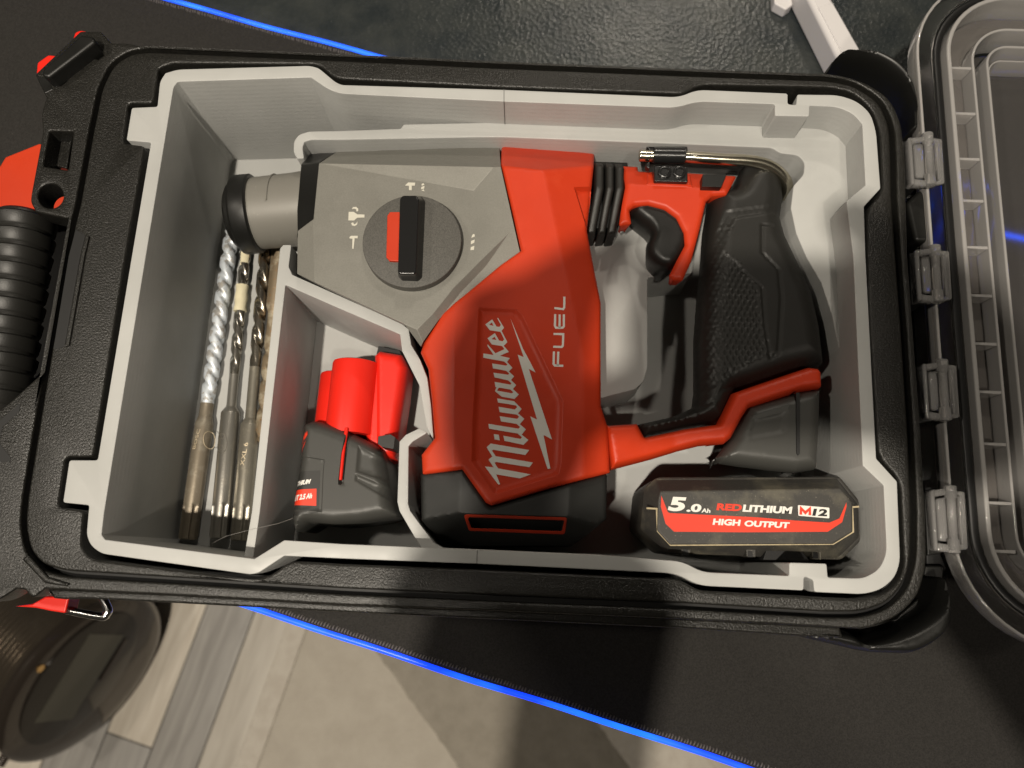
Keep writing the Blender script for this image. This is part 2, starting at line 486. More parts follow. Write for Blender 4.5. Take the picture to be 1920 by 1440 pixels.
THREAD = M('grey_thread', (.10, .09, .09), .7)
DESK = M('dark_grey_leatherette', (.020, .0245, .026), .24, bump=[('vor', 330, .38, .6), ('noise', 700, .42, .5)], var=(40, (.038, .042, .040)), spread=(30, .22, .32), dirt=[(900, .75, (.2, .2, .19), .03)])

mat_t = thing('desk_mat', 'large black cloth desk mat with glowing blue edge under the tool case', 'desk mat', (*uA, ZM - 3))
mp = [uA, uB, lB, lA]
plate('mat_surface', mp, [], ZM - 3.4, ZM, CLOTH, mat_t, .6)
def edge_tube(a, b, name):
    d = Vector((b[0] - a[0], b[1] - a[1])).normalized(); n = 260
    L = math.hypot(b[0] - a[0], b[1] - a[1])
    pts = []
    for i in range(n + 1):
        t = i / n; q = line_pt(a, b, t); w = .35 * math.sin(t * L / 33) + .25 * math.sin(t * L / 14 + 1)
        pts.append((q[0] - d.y * w, q[1] + d.x * w, ZM - .4))
    return tube(name, pts, 1.65, LED, mat_t, 10)
edge_tube(uA, uB, 'led_edge'); edge_tube(lA, lB, 'led_edge')
def stitches(a, b, side, t0, t1):
    d = Vector((b[0] - a[0], b[1] - a[1])); L = d.length; d.normalize(); nrm = Vector((-d.y, d.x)) * side
    v = []; f = []; s = t0 * L
    while s < t1 * L:
        o = Vector(a) + d * s + nrm * 2.1
        ln = 2.6 + random.uniform(-.4, .5); w = .38; k = len(v)
        sk = d * random.uniform(.1, .8)
        for u, zz in ((0, -.5), (.25, .75), (.75, .7), (1, -.2)):
            c = o + nrm * ln * u + sk * u
            for e in (-w, w): q = c + d * e; v.append((q.x, q.y, ZM + zz))
        for j in range(3): f.append([k + 2 * j, k + 2 * j + 1, k + 2 * j + 3, k + 2 * j + 2])
        s += 1.75 + random.uniform(-.12, .12)
    o = finish('edge_stitching', frompy(v, f), THREAD, mat_t, 80); o['kind'] = 'stuff'; return o
stitches(lA, lB, 1, .30, .66)
stitches(uA, uB, -1, .24, .50)

dn = Vector((lB[0] - lA[0], lB[1] - lA[1])).normalized(); dp = Vector((-dn.y, dn.x))
e0, e1 = Vector(lA) + dp * 7, Vector(lB) + dp * 7
far = dp * 1500
o = plate('desk_top', [tuple(e0), tuple(e1), tuple(e1 + far), tuple(e0 + far)], [], ZD - 25, ZD + 1.9, DESK, None, 2); o['kind'] = 'structure'

# ---- floor of wood-look planks, far below the desk edge
o = finish('floor', frompy([(-3000, -3000, ZF - 3), (3000, -3000, ZF - 3), (3000, 3000, ZF - 3), (-3000, 3000, ZF - 3)], [[0, 1, 2, 3]]), M('floor_joint', (.06, .055, .05), .8), None)
o['kind'] = 'structure'; floor_o = o
def wood(name, a, b):
    m = bpy.data.materials.new(name); m.use_nodes = True; nt = m.node_tree; bs = nt.nodes['Principled BSDF']
    N, L = nt.nodes.new, nt.links.new
    tc = N('ShaderNodeTexCoord'); mp_ = N('ShaderNodeMapping'); mp_.vector_type = 'TEXTURE'; mp_.inputs['Rotation'].default_value = (0, 0, PLANK_A)
    mp_.inputs['Scale'].default_value = (.42, .035, 1); L(tc.outputs['Object'], mp_.inputs['Vector'])
    n = N('ShaderNodeTexNoise'); n.inputs['Scale'].default_value = 3.2; n.inputs['Detail'].default_value = 6; n.inputs['Distortion'].default_value = .8
    L(mp_.outputs[0], n.inputs['Vector'])
    r = N('ShaderNodeValToRGB'); r.color_ramp.elements[0].position = .3; r.color_ramp.elements[1].position = .72
    r.color_ramp.elements[0].color = (*a, 1); r.color_ramp.elements[1].color = (*b, 1)
    L(n.outputs[0], r.inputs[0]); L(r.outputs[0], bs.inputs['Base Color']); bs.inputs['Roughness'].default_value = .5
    return m
pa, pb = Vector(P(387, 1137, ZF)), Vector(P(287, 1397, ZF))
pd = (pb - pa).normalized(); PLANK_A = math.atan2(pd.y, pd.x); pn = Vector((-pd.y, pd.x))
if pn.x < 0: pn = -pn
WOODS = [wood('pale_plank', (.56, .495, .405), (.76, .70, .60)), wood('grey_plank', (.28, .265, .245), (.42, .40, .37)), wood('mid_plank', (.44, .40, .34), (.60, .56, .49))]
seam = Vector(P(250, 1391, ZF))
w0 = (Vector(P(293, 1137, ZF)) - pa).dot(pn); pw_ = abs(w0)
random.seed(3)
seq = {-1: 0, 0: 1, 1: 2, -2: 2, -3: 1, -4: 0}
for i in range(-5, 3):
    x0 = i * pw_ + .8; x1 = (i + 1) * pw_ - .8
    s0 = (seam - pa).dot(pd)
    cuts = [-900, s0 + (0 if i in (-1, -3) else (-260 if i in (-2,) else 420)), 900]
    for k in range(2):
        a_, b_ = cuts[k] + .8, cuts[k + 1] - .8
        pts = [pa + pd * a_ + pn * x0, pa + pd * b_ + pn * x0, pa + pd * b_ + pn * x1, pa + pd * a_ + pn * x1]
        ml = WOODS[seq.get(i, 1)] if k == 0 else WOODS[(seq.get(i, 1) + (1 if i == -1 else 2)) % 3]
        q = plate('plank', [tuple(v) for v in pts], [], ZF - 3, ZF, ml, floor_o, .9)

# ---- woven rug beside the planks
RUGA = M('beige_rug_pile', (.54, .495, .42), .95, bump=[('noise', 160, .6, 3)], var=(30, (.49, .445, .375)))
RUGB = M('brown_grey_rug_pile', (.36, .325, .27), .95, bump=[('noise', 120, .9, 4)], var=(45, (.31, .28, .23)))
RUGC = M('rug_border', (.62, .575, .50), .9, bump=[('noise', 150, .7, 3)], var=(60, (.55, .50, .43)))
rug = thing('floor_rug', 'beige pile rug with slanting brown bands on the floor below the desk', 'rug', (*P(800, 1400, ZF), ZF))
r0 = Vector(P(570, 1200, ZF))
def rq(px0, px1, z, extra=0): return [P(*a, z) for a in (px0 + px1)]
base = [r0 - pd * 900, r0 + pd * 900, r0 + pd * 900 + pn * 1500, r0 - pd * 900 + pn * 1500]
plate('rug_field', [tuple(v) for v in base], [], ZF, ZF + 9, RUGA, rug, 3)
b0 = Vector(P(532, 1190, ZF))
bord = [b0 - pd * 900, b0 + pd * 900, r0 + pd * 900 - pn * .5, r0 - pd * 900 - pn * .5]
plate('rug_border', [tuple(v) for v in bord], [], ZF, ZF + 7, RUGC, rug, 2)
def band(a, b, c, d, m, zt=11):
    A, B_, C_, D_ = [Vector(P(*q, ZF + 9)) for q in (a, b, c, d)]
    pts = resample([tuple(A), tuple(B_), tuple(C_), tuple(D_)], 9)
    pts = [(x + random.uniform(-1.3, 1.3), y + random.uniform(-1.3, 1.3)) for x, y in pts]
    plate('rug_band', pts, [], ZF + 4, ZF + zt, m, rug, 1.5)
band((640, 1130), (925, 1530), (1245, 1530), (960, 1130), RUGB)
band((1060, 1300), (1220, 1530), (1420, 1530), (1220, 1300), RUGC, 10.1)

# ---- bronze drum with display, standing on the floor
BRONZE = M('brushed_bronze_shell', (.155, .128, .098), .28, metal=.8, bump=[('noise', 60, .15, 1)], dirt=[(14, .5, (.24, .205, .16), .3)])
BRDK = M('dark_bronze_end', (.045, .036, .029), .2, metal=.3, coat=.6)
GLOSS = M('glossy_dark_bezel', (.02, .017, .014), .15)
SCREEN = M('unlit_grey_screen', (.075, .072, .056), .12)
ax = Vector((.88, -.42, .22)).normalized(); hz = Vector((-.43, -.90, 0)).normalized(); upv = hz.cross(ax).normalized(); upv = upv if upv.z > 0 else -upv; hz = upv.cross(ax).normalized(); hz = hz if hz.y < 0 else -hz
cx_, cy_ = P(158, 1268, ZF + 118)
cen = Vector((cx_, cy_, ZF + 118))
drum = thing('display_drum', 'round bronze drum with oval dark display panel standing on the floor', 'appliance', (cen.x, cen.y, ZF))
prof = [(-190, 60), (-188, 112)]
for i in range(24):
    s = -180 + i * 7.2; prof += [(s, 114), (s + 1.2, 115.2), (s + 6.0, 115.2), (s + 7.0, 114)]
lathe('ribbed_shell', cen, cen + ax, prof + [(-6, 114)], BRONZE, drum, 72)
lathe('end_cover', cen, cen + ax, [(-6.5, 113), (-5, 117.5), (2, 118), (6, 115), (9, 108), (11, 90), (11.5, 20), (11.5, 1)], BRDK, drum, 72)
def disc_ellipse(name, c, a, b, t0, t1, mtl, n=48):
    rr = []
    for s, k in ((t0, 1.0), (t1, 1.0), (t1 + .8, .97)):
        rr.append([tuple(c + ax * s + hz * (a * k * math.cos(2 * math.pi * i / n)) + upv * (b * k * math.sin(2 * math.pi * i / n))) for i in range(n)])
    return rings(name, rr, mtl, drum)
fc = cen + hz * (-6) + upv * 20
disc_ellipse('display_bezel', fc, 92, 74, 10, 13, GLOSS)
rr = []
for s in (13, 14.8):
    rr.append([tuple(fc + ax * s + hz * a + upv * b) for a, b in ((-62, -26), (58, -26), (58, 38), (-62, 38))])
rings('display_screen', rr, SCREEN, drum)
rr = []
for s in (13, 16):
    rr.append([tuple(fc + ax * s + hz * a + upv * b) for a, b in ((-56, -42), (4, -42), (4, -34), (-56, -34))])
rings('display_button_bar', rr, BRDK, drum)
tube('indicator_stud', [cen + hz * -20 + upv * 100 + ax * 4, cen + hz * -20 + upv * 100 + ax * 12], 5, M('brass_stud', (.75, .5, .22), .25, metal=1), drum)
tube('foot_stud', [cen + hz * 104 + upv * 46 + ax * -4, cen + hz * 118 + upv * 50 + ax * -2], 6, BRDK, drum)

# ---- white plastic bar lying on the desk behind the case
zb = ZD + 2
bar = thing('white_bar', 'white plastic channel bar lying on the dark desk behind the case', 'plastic bar', (*P(1560, 80, zb), zb))
top = PP([(1483, -70), (1530, -70), (1620, 92), (1640, 150), (1572, 165), (1545, 120)], zb + 24)
bot = PP([(1480, -75), (1530, -75), (1616, 92), (1636, 150), (1566, 160), (1541, 118)], zb + 24)
pt = [(1497, -40), (1540, -40), (1636, 130), (1597, 160)]
prism('bar_body', PP(pt, zb + 22), zb, zb + 22, WHITEP, bar, 3.0, 4)
prism('bar_panel', PP([(1533, 14), (1560, 6), (1626, 122), (1600, 140)], zb + 22), zb + 20, zb + 22.6, WHITEP, bar, .3)
prism('bar_end_tab', PP([(1450, -30), (1480, -30), (1487, 8), (1474, 18), (1452, 6)], zb + 8), zb, zb + 8, WHITEP, bar, 1.0)
# ================================================================== tool case
case = thing('tool_case', 'black plastic tool case with clear lid opened to the right', 'tool case', (*P(950, 620, ZM), ZM))
HOLE = [(320, 118), (600, 120), (627, 147), (940, 163), (1267, 175), (1280, 175), (1313, 158), (1557, 163), (1600, 172), (1636, 204), (1650, 243), (1656, 362),
        (1625, 392), (1630, 580), (1648, 858), (1689, 898), (1697, 1060), (1685, 1092), (1660, 1114), (1615, 1124), (1310, 1108), (1275, 1086), (900, 1068), (640, 1058), (543, 1052),
        (508, 1079), (477, 1087), (172, 1049), (152, 1028), (153, 990), (157, 957), (108, 950), (122, 857), (174, 856), (236, 470), (271, 273), (230, 268), (240, 193), (286, 193), (297, 128)]
GRV = [(277, 97), (640, 113), (940, 127), (1280, 141), (1557, 151), (1600, 160), (1648, 190), (1668, 235), (1671, 300), (1672, 367), (1680, 480), (1690, 613), (1703, 813), (1709, 960), (1708, 1050),
       (1692, 1100), (1660, 1132), (1613, 1147), (1547, 1147), (1280, 1131), (940, 1117), (640, 1103), (330, 1083), (120, 1070), (80, 1058), (57, 1032), (47, 985), (52, 930), (77, 777), (97, 657),
       (140, 423), (150, 383), (176, 240), (192, 163), (213, 122), (243, 102)]
OUT = [(262, 86), (300, 88), (640, 103), (940, 116), (1280, 130), (1545, 140), (1612, 148), (1668, 182), (1690, 228), (1697, 300), (1702, 480), (1714, 640), (1727, 813), (1735, 960), (1738, 1060),
       (1722, 1118), (1685, 1155), (1625, 1180), (1575, 1177), (1280, 1161), (940, 1146), (640, 1134), (330, 1116), (84, 1104), (60, 1122), (46, 1106), (30, 1104), (-10, 1130), (-60, 1130), (-60, 800), (0, 770), (55, 720), (80, 698), (118, 480), (130, 410),
       (90, 402), (66, 396), (56, 378), (58, 362), (80, 245), (76, 215), (86, 182), (70, 150), (66, 138), (150, 58), (188, 58), (208, 80), (240, 80)]
ZC = 1.0
hole = soft(PP(HOLE, ZC), 2.2, limit=46); grv = soft(PP(GRV, ZC), 5); grv2 = offset(grv, 2.4)
outp = soft(PP(OUT, ZC), 1.6, limit=36)
plate('inner_deck', grv, [hole], -30, ZC, BLK, case, 1.1, 3)
plate('seal_groove', offset(grv, 6), [offset(grv, -3)], -14, -5, DEEP, case, .3)
slot = rnd(PP([(92, 245), (137, 247), (127, 319), (80, 311)], ZC), 1)
ring = [P(94 + 24 * math.cos(a), 367 + 23 * math.sin(a), ZC) for a in [2 * math.pi * k / 28 for k in range(28)]]
lslot = rnd(PP([(99, 152), (112, 148), (183, 97), (186, 88), (194, 103), (183, 111), (176, 106), (127, 142), (124, 152), (114, 160)], ZC), .4)
rec = rnd(PP([(-40, 815), (0, 778), (39, 750), (36, 775), (4, 800), (20, 862), (-50, 862)], ZC), .8)
plate('outer_rim', outp, [grv2, slot, ring, lslot], -13, ZC, BLK, case, 1.0, 3)
plate('handle_recess', PP([(56, 400), (132, 410), (120, 480), (86, 690), (0, 770), (-90, 830), (-90, 400)], -45), [], -95, -45, DEEP, case, .5)
plate('case_wall', offset(grv, 4), [offset(hole, 3)], ZM + .5, -13.4, DEEP, case, .5)
plate('case_floor', offset(grv, -1), [], -104, -82, DEEP, case, .5)
# lip along the near side, lower than the rim
lip = PP([(84, 1103), (330, 1114), (640, 1132), (940, 1144), (1280, 1159), (1575, 1175), (1582, 1196), (1500, 1193), (1280, 1178), (940, 1162), (640, 1148), (330, 1131), (170, 1123), (120, 1124), (100, 1122)], -6)
plate('front_lip', rnd(lip, .8), [], -22, -6, BLK, case, 1.2, 3)
# little rib details on the rim near the left corner and the left deck
plate('corner_rib', rnd(PP([(52, 1040), (90, 1082), (130, 1094), (126, 1100), (84, 1094), (40, 1048)], 2), .6), [], -4, 2.2, BLK, case, .8)
prism('deck_slot_shade', PP([(142, 430), (160, 442), (150, 482), (121, 650), (100, 655), (129, 480)], 1.15), .7, 1.15, DEEP, case, .03)  # thin dark sheet on the deck, painting the shade of a slot
prism('deck_slot_edge', PP([(160, 440), (167, 442), (158, 482), (129, 648), (121, 650), (150, 482)], 2.0), .4, 2.0, BLK, case, .5)
prism('rim_recess_shade', PP([(-40, 822), (0, 788), (38, 756), (36, 772), (5, 800), (-2, 830), (20, 858), (18, 866), (-40, 866)], 1.15), .9, 1.15, DEEP, case, .03)  # flat dark patch on the rim, its colour standing for recess shade
prism('slot_wall', PP([(108, 262), (134, 262), (125, 316), (102, 310)], -9), -20, -9, BLK, case, .8)

# upper left latch
lt = prism('latch', PP([(78, 130), (150, 64), (172, 66), (180, 77), (90, 146), (78, 143)], 9), -8, 9, BLKS, case, 1.8, 4)
prism('latch_release', PP([(67, 142), (69, 117), (90, 102), (110, 104), (132, 84), (140, 60), (150, 56), (163, 58), (160, 72), (90, 142)], -9), -22, -9, REDB, case, 1.0)
prism('latch_side', PP([(66, 140), (84, 176), (100, 168), (92, 148)], ZC), -12, ZC + .2, BLKS, case, .5)
# red pull flap beneath the handle bracket
prism('red_flap', PP([(12, 296), (77, 270), (130, 330), (125, 410), (60, 420), (-20, 420), (-15, 340)], -34), -36, -33, RED, case, .8)

# ribbed carry handle
hp0 = Vector(P3(48, 402, -14)); hp1 = Vector(P3(-12, 790, -14)); HL = (hp1 - hp0).length
prof = [(0, 8), (.6, 11.5), (2, 13.2)]
s = 3.0
while s < HL - 6:
    prof += [(s, 13.4), (s + 1.0, 14.6), (s + 6.2, 13.9), (s + 7.0, 13.2), (s + 7.6, 13.2)]; s += 8.7
prof += [(HL, 12)]
hd = lathe('carry_handle', hp0, hp1, prof, RUB, case, 40)

# corner bumpers on the hinge side
def bumper(outer, crest, floor_px, nm):
    inflate(nm, soft(PP(outer + crest[::-1], -9), 1), -70, -20, -7.5, 3.6, BLKS, case, 1.5, ang=60)
    prism('bumper_trough', PP(floor_px, -30), -60, -30, BLKS, case, 1.0)
bumper([(1538, 140), (1552, 124), (1568, 102), (1583, 86), (1640, 88), (1676, 101), (1704, 126), (1720, 156), (1728, 190), (1728, 236)],
       [(1548, 138), (1560, 126), (1573, 100), (1600, 99), (1640, 108), (1672, 125), (1697, 152), (1711, 186), (1715, 214), (1714, 238)],
       [(1555, 140), (1580, 112), (1650, 118), (1710, 190), (1712, 250), (1690, 250), (1670, 190), (1620, 155)], 'corner_bumper')
bumper([(1500, 1194), (1637, 1227), (1717, 1230), (1752, 1213), (1780, 1190), (1789, 1166), (1790, 1120), (1780, 1080)],
       [(1560, 1180), (1600, 1185), (1625, 1203), (1668, 1194), (1708, 1180), (1742, 1160), (1768, 1138), (1772, 1086)],
       [(1590, 1180), (1630, 1198), (1700, 1180), (1764, 1130), (1772, 1060), (1735, 1060), (1725, 1120), (1680, 1160)], 'corner_bumper')
# hinge side: ledge and mounting blocks
prism('hinge_ledge', PP([(1694, 250), (1722, 250), (1735, 400), (1768, 900), (1775, 1070), (1738, 1070), (1733, 960), (1715, 640)], -34), -60, -34, DEEP, case, .8)
HY = [(252, 348), (462, 566), (676, 788), (912, 1036)]
def hx(y): return 1735 + (y - 290) * (1778 - 1735) / 670.0        # hinge line
for y0, y1 in HY:
    xa = hx((y0 + y1) / 2)
    prism('hinge_mount', PP([(hx(y0) - 42, y0 + 12), (hx(y0) - 18, y0 + 10), (hx(y1) - 16, y1 + 2), (hx(y1) - 44, y1 + 6)], -12), -40, -12, BLKS, case, .8)
prism('hinge_post', PP([(1700, 378), (1728, 352), (1738, 372), (1744, 452), (1716, 452)], -16), -50, -16, BLKS, case, 2)

# ---- clear lid folded open
ZL = -14
def isect(a, b, c, d):
    q = mgeo.intersect_line_line(Vector((*a, 0)), Vector((*b, 0)), Vector((*c, 0)), Vector((*d, 0)))[0]; return Vector((q.x, q.y))
la, lb = Vector(P(1733, 330, ZL)), Vector(P(1784, 1020, ZL)); ldir = (la - lb).normalized(); lout = Vector((ldir.y, -ldir.x))
near = lb + ldir * -(Vector(P(1960, 1224, ZL)) - lb).dot(-ldir)
LBL = lb - ldir * ((Vector(P(1955, 1224, ZL)) - lb).dot(-ldir)); LTL = la + ldir * 116.0
LBR = LBL + lout * 210; LTR = LTL + lout * 210
def lo(d, R0=50.0):
    R = max(R0 - d, 7.0); out = []
    for c, u, v in ((LBL, lout, ldir), (LBR, ldir, -lout), (LTR, -lout, -ldir), (LTL, -ldir, lout)):
        cc = c + u * d + v * d; o_ = cc + u * R + v * R
        for k in range(13):
            t = math.pi / 2 * k / 12
            q = o_ - u * R * math.sin(t) * 1.0 - v * R * math.cos(t) if False else o_ - v * R * math.sin(t) - u * R * math.cos(t)
            out.append((q.x, q.y))
    return ccw(out)
def _fix(d): return lo(d)
lid0 = lo(0)
lid = plate('lid', lid0, [lo(9.0)], ZL - 2.6, ZL, FROST, case, .8, 3)
def lsub(o): o.parent = lid; o.matrix_parent_inverse = Matrix.Identity(4); return o
LIDEDGE = M('lit_clear_edge', (.96, .93, .90), .06, trans=.70, ior=1.45)  # whiter, milkier lid plastic: room light caught by edges put into colour
LIDPAN = M('clear_lid_panel', (.72, .68, .66), .12, trans=.94, ior=1.3)
LIDCELL = M('hazy_clear_panel', (.70, .65, .61), .14, trans=.86, ior=1.4, bump=[('noise', 90, .15, 1)])
SEAL = M('black_seal', (.006, .006, .006), .4)
I4 = Matrix.Identity(4)
lid.parent = case; lid.matrix_parent_inverse = PINV[case.name]
def LP(*a, **k):
    o = plate(*a, **k); o.parent = lid
    o.matrix_parent_inverse = (Matrix.Translation(case.location) @ lid.matrix_parent_inverse).inverted(); return o
lid_inv = (Matrix.Translation(case.location) @ lid.matrix_parent_inverse).inverted()
def under_lid(o): o.parent = lid; o.matrix_parent_inverse = lid_inv; return o
LP('lid_edge', lid0, [lo(1.5)], ZL - 9, ZL + 1.2, LIDEDGE, None, .7)
LP('lid_seal', lo(9.1), [lo(13.6)], ZL - 6, ZL - .8, SEAL, None, 1.5)
LP('lid_wall', lo(14.2), [lo(16.4)], ZL - 22, ZL + 3.2, LIDEDGE, None, .8)
LP('cell_strip', lo(16.7), [lo(29.2)], ZL - 13, ZL - 11.5, LIDCELL, None, .3)
LP('cell_frame', lo(29.4), [lo(30.8)], ZL - 21, ZL - 2, LIDEDGE, None, .6)
LP('lid_panel', lo(31.2), [], ZL - 24, ZL - 22.6, LIDPAN, None, .3)
LP('panel_step', lo(38.0), [lo(39.4)], ZL - 26, ZL - 4, LIDEDGE, None, .8)
LP('panel_step', lo(42.4), [lo(43.2)], ZL - 26, ZL - 10, LIDEDGE, None, .5)
for y in (130, 215, 300, 378, 465, 555, 645, 735, 832, 942, 1032):
    c_ = lb + ldir * (Vector(P(1840, y, ZL - 3)) - lb).dot(ldir)
    a = [c_ + lout * 16.8 + ldir * .6, c_ + lout * 29.3 + ldir * .8, c_ + lout * 29.3 - ldir * .8, c_ + lout * 16.8 - ldir * .6]
    under_lid(prism('cell_rib', rnd([tuple(q) for q in a], .4), ZL - 11.4, ZL - 2.4, LIDEDGE, None, .3))
# honeycomb ribs in the middle of the lid
hv = []
c0 = Vector(P(1990, 330, ZL - 20))
for i in range(-2, 4):
    for j in range(-7, 6):
        hc = c0 + Vector((i * 21.0, j * 24.2 + (12.1 if i % 2 else 0)))
        if (hc - LTL).dot(-ldir) < 58 or (hc - LBL).dot(ldir) < 58: continue
        if hc.x < P(1915, 330, ZL - 20)[0]: continue
        hx_ = [(hc.x + 13.35 * math.cos(math.pi / 3 * k), hc.y + 13.35 * math.sin(math.pi / 3 * k)) for k in range(6)]
        hi_ = [(hc.x + 12.95 * math.cos(math.pi / 3 * k), hc.y + 12.95 * math.sin(math.pi / 3 * k)) for k in range(6)]
        LP('honeycomb_cell', hx_, [hi_], ZL - 22.4, ZL - 20, LIDEDGE, None, .2)
# clear hinge knuckles
for y0, y1 in HY:
    def hq(dx, t): y = y0 + (y1 - y0) * t; return (hx(y) + dx, y)
    bms = []
    A = Vector(P3(*hq(6, -.02), -9)); B = Vector(P3(*hq(6, 1.02), -9)); Lh = (B - A).length
    kn = []
    kn.append(lathe('hinge', A, B, [(0, 1.2), (.4, 2.6), (5.5, 2.6), (6.0, 1.9), (Lh - 6.5, 1.9), (Lh - 6, 2.6), (Lh - .4, 2.6), (Lh, 1.2)], CLEAR, None, 20))
    kn.append(prism('hinge', PP([hq(-30, .06), hq(-22, .04), hq(-22, .98), hq(-30, .96)], -7), -13, -7, CLEAR, None, .8))
    kn.append(prism('hinge', PP([hq(-30, .06), hq(0, .02), hq(0, .13), hq(-28, .16)], -8), -13, -8.2, CLEAR, None, .8))
    kn.append(prism('hinge', PP([hq(-30, .84), hq(0, .88), hq(0, 1.0), hq(-30, .97)], -8), -13, -8.2, CLEAR, None, .8))
    kn.append(prism('hinge', PP([hq(-20, .18), hq(0, .16), hq(0, .84), hq(-20, .82)], -10), -13, -10.3, CLEAR, None, .8))
    kn.append(prism('hinge', PP([hq(8, .05), hq(34, .08), hq(34, .95), hq(8, .98)], -10), -13.4, -10, CLEAR, None, .8))
    kn.append(prism('hinge', PP([hq(22, .14), hq(26, .14), hq(26, .88), hq(22, .88)], -7), -10, -7, CLEAR, None, .5))
    dg = bpy.context.evaluated_depsgraph_get(); bm = bmesh.new()
    for k in kn:
        me = bpy.data.meshes.new_from_object(k.evaluated_get(dg)); bm.from_mesh(me)
    me = bpy.data.meshes.new('hinge'); bm.to_mesh(me); bm.free()
    for k in kn: bpy.data.objects.remove(k)
    for p in me.polygons: p.use_smooth = True
    me.set_sharp_from_angle(angle=math.radians(35)); me.materials.append(CLEAR)
    o = bpy.data.objects.new('hinge', me); C.objects.link(o); under_lid(o)
    bpy.context.view_layer.update()

# latch wire and red tab at the near left corner
prism('front_latch', PP([(25, 1137), (60, 1132), (85, 1118), (130, 1118), (122, 1150), (95, 1146), (66, 1140)], -30), -40, -30, REDB, case, 1.0)
wp = [(112, 1116), (104, 1124), (112, 1134), (128, 1144), (190, 1156), (199, 1152), (203, 1146), (200, 1136), (192, 1120)]
tube('latch_wire', [P3(a, b, -34) for a, b in spline(wp, 4, False)], 1.9, CHROME, case, 12)
# ================================================================== printed insert
INO = [(300, 152), (310, 137), (333, 130), (580, 123), (597, 127), (628, 153), (640, 159), (943, 168), (1273, 182), (1307, 168), (1477, 175), (1477, 195), (1493, 197), (1495, 177), (1573, 178), (1608, 190), (1633, 213), (1643, 247), (1651, 353),
       (1620, 387), (1623, 480), (1643, 860), (1682, 903), (1688, 1053), (1678, 1083), (1653, 1105), (1620, 1114), (1527, 1110), (1525, 1088), (1510, 1081), (1507, 1085), (1507, 1107), (1310, 1098), (1267, 1075), (893, 1057), (640, 1047), (533, 1042), (485, 1074), (470, 1077), (190, 1038), (170, 1023), (162, 1003), (167, 947),
       (118, 942), (130, 863), (183, 863), (247, 480), (283, 267), (237, 263), (247, 202), (295, 200)]
INI = [(325, 163), (333, 153), (583, 145), (627, 175), (943, 190), (1267, 202), (1307, 190), (1453, 195), (1453, 217), (1517, 218), (1518, 198), (1570, 200), (1600, 213), (1617, 233), (1623, 347), (1587, 377), (1600, 480), (1618, 873), (1657, 910), (1663, 1037), (1650, 1067), (1620, 1085),
       (1552, 1083), (1550, 1057), (1480, 1055), (1480, 1080), (1317, 1073), (1280, 1053), (1133, 1041), (897, 1031), (640, 1020), (533, 1013), (477, 1048), (197, 1012), (190, 1003), (195, 960), (273, 480), (308, 267)]
liner = thing('printed_insert', 'light grey 3D printed insert with compartments filling the tool case', 'insert', (*P(950, 620, -80), -80))
ino = soft(PP(INO, 0), 1.2, limit=36); ini = soft(PP(INI, 0), 1.0, limit=36)
plate('insert_wall', ino, [ini], -79, 0, PLA, liner, .35, 2)
plate('insert_floor', offset(ini, 1.5), [], -80, -77, PLA, liner, .2)
# seam between the two printed halves
SEAM = M('seam_shadow_gap', (.10, .10, .095), .8)
a, b = P(945, 167, 0), P(945, 191, 0)
prism('seam', [(a[0] - .16, a[1]), (a[0] + .16, a[1]), (b[0] + .16, b[1]), (b[0] - .16, b[1])], -22, .06, SEAM, liner, 0)
a, b = P(895, 1031, 0), P(894, 1057, 0)
prism('seam', [(a[0] - .16, a[1]), (a[0] + .16, a[1]), (b[0] + .16, b[1]), (b[0] - .16, b[1])], -22, .06, SEAM, liner, 0)
# shelf round the drill, 20 mm below the rim
ZS = -20
cav = [(570, 297), (567, 276), (571, 266), (583, 262), (640, 262), (897, 257), (943, 257), (1280, 270), (1447, 277), (1463, 287), (1497, 291), (1509, 305), (1507, 327), (1488, 348), (1483, 390), (1493, 437), (1512, 482), (1540, 530), (1560, 590), (1575, 660)]
inner_mm = PP(INI, 0)
back = [inner_mm[i] for i in (16, 15, 14, 13, 12, 11, 10, 9, 8, 7, 6, 5, 4)]
w16 = line_pt(inner_mm[16], inner_mm[17], .5)
shelf = PP(cav, ZS) + [(w16[0] + 1.2, w16[1])] + [(q[0] + (1 if k < 5 else 0), q[1] + (1 if k >= 4 else 0)) for k, q in enumerate(back)] + PP([(757, 233), (751, 241), (640, 245), (580, 246), (560, 252), (551, 265), (550, 285), (557, 297)], ZS)
plate('drill_shelf', soft(shelf, .8, 6, 50), [], -77.5, ZS, PLA, liner, .4)
# walls between the compartments, 18 mm below the rim
ZV = -18
wall1 = [(525, 466), (531, 459), (546, 459), (541, 500), (548, 515), (640, 556), (752, 606), (766, 617), (771, 647), (787, 673), (801, 708), (808, 760), (813, 826), (800, 800), (786, 722), (754, 658), (750, 627), (640, 580), (535, 534), (487, 960), (474, 1052), (456, 1052), (472, 960), (509, 615)]
plate('divider', rnd(PP(wall1, ZV), .5), [], -77.5, ZV, PLA, liner, .35)
wall2 = [(786, 803), (802, 811), (774, 828), (766, 837), (765, 945), (769, 958), (788, 984), (814, 1018), (830, 1027), (900, 1030), (1128, 1040), (1140, 1046), (1140, 1056), (797, 1040), (764, 984), (749, 958), (745, 941), (749, 828), (761, 815)]
plate('divider', rnd(PP(wall2, ZV), .6), [], -77.5, ZV, PLA, liner, .35)
# raised block inside the handle opening
isl = [(1040, 420), (1300, 420), (1300, 512), (1214, 520), (1214, 690), (1206, 716), (1190, 730), (1120, 748), (1040, 760)]
plate('support_block', rnd(PP(isl, -44), 2), [], -77.3, -44, PLA, liner, .4)
tube('print_blob', [P3(326, 231, -6), P3(324, 236, -7), P3(326, 246, -9)], .45, PLA, liner, 6)
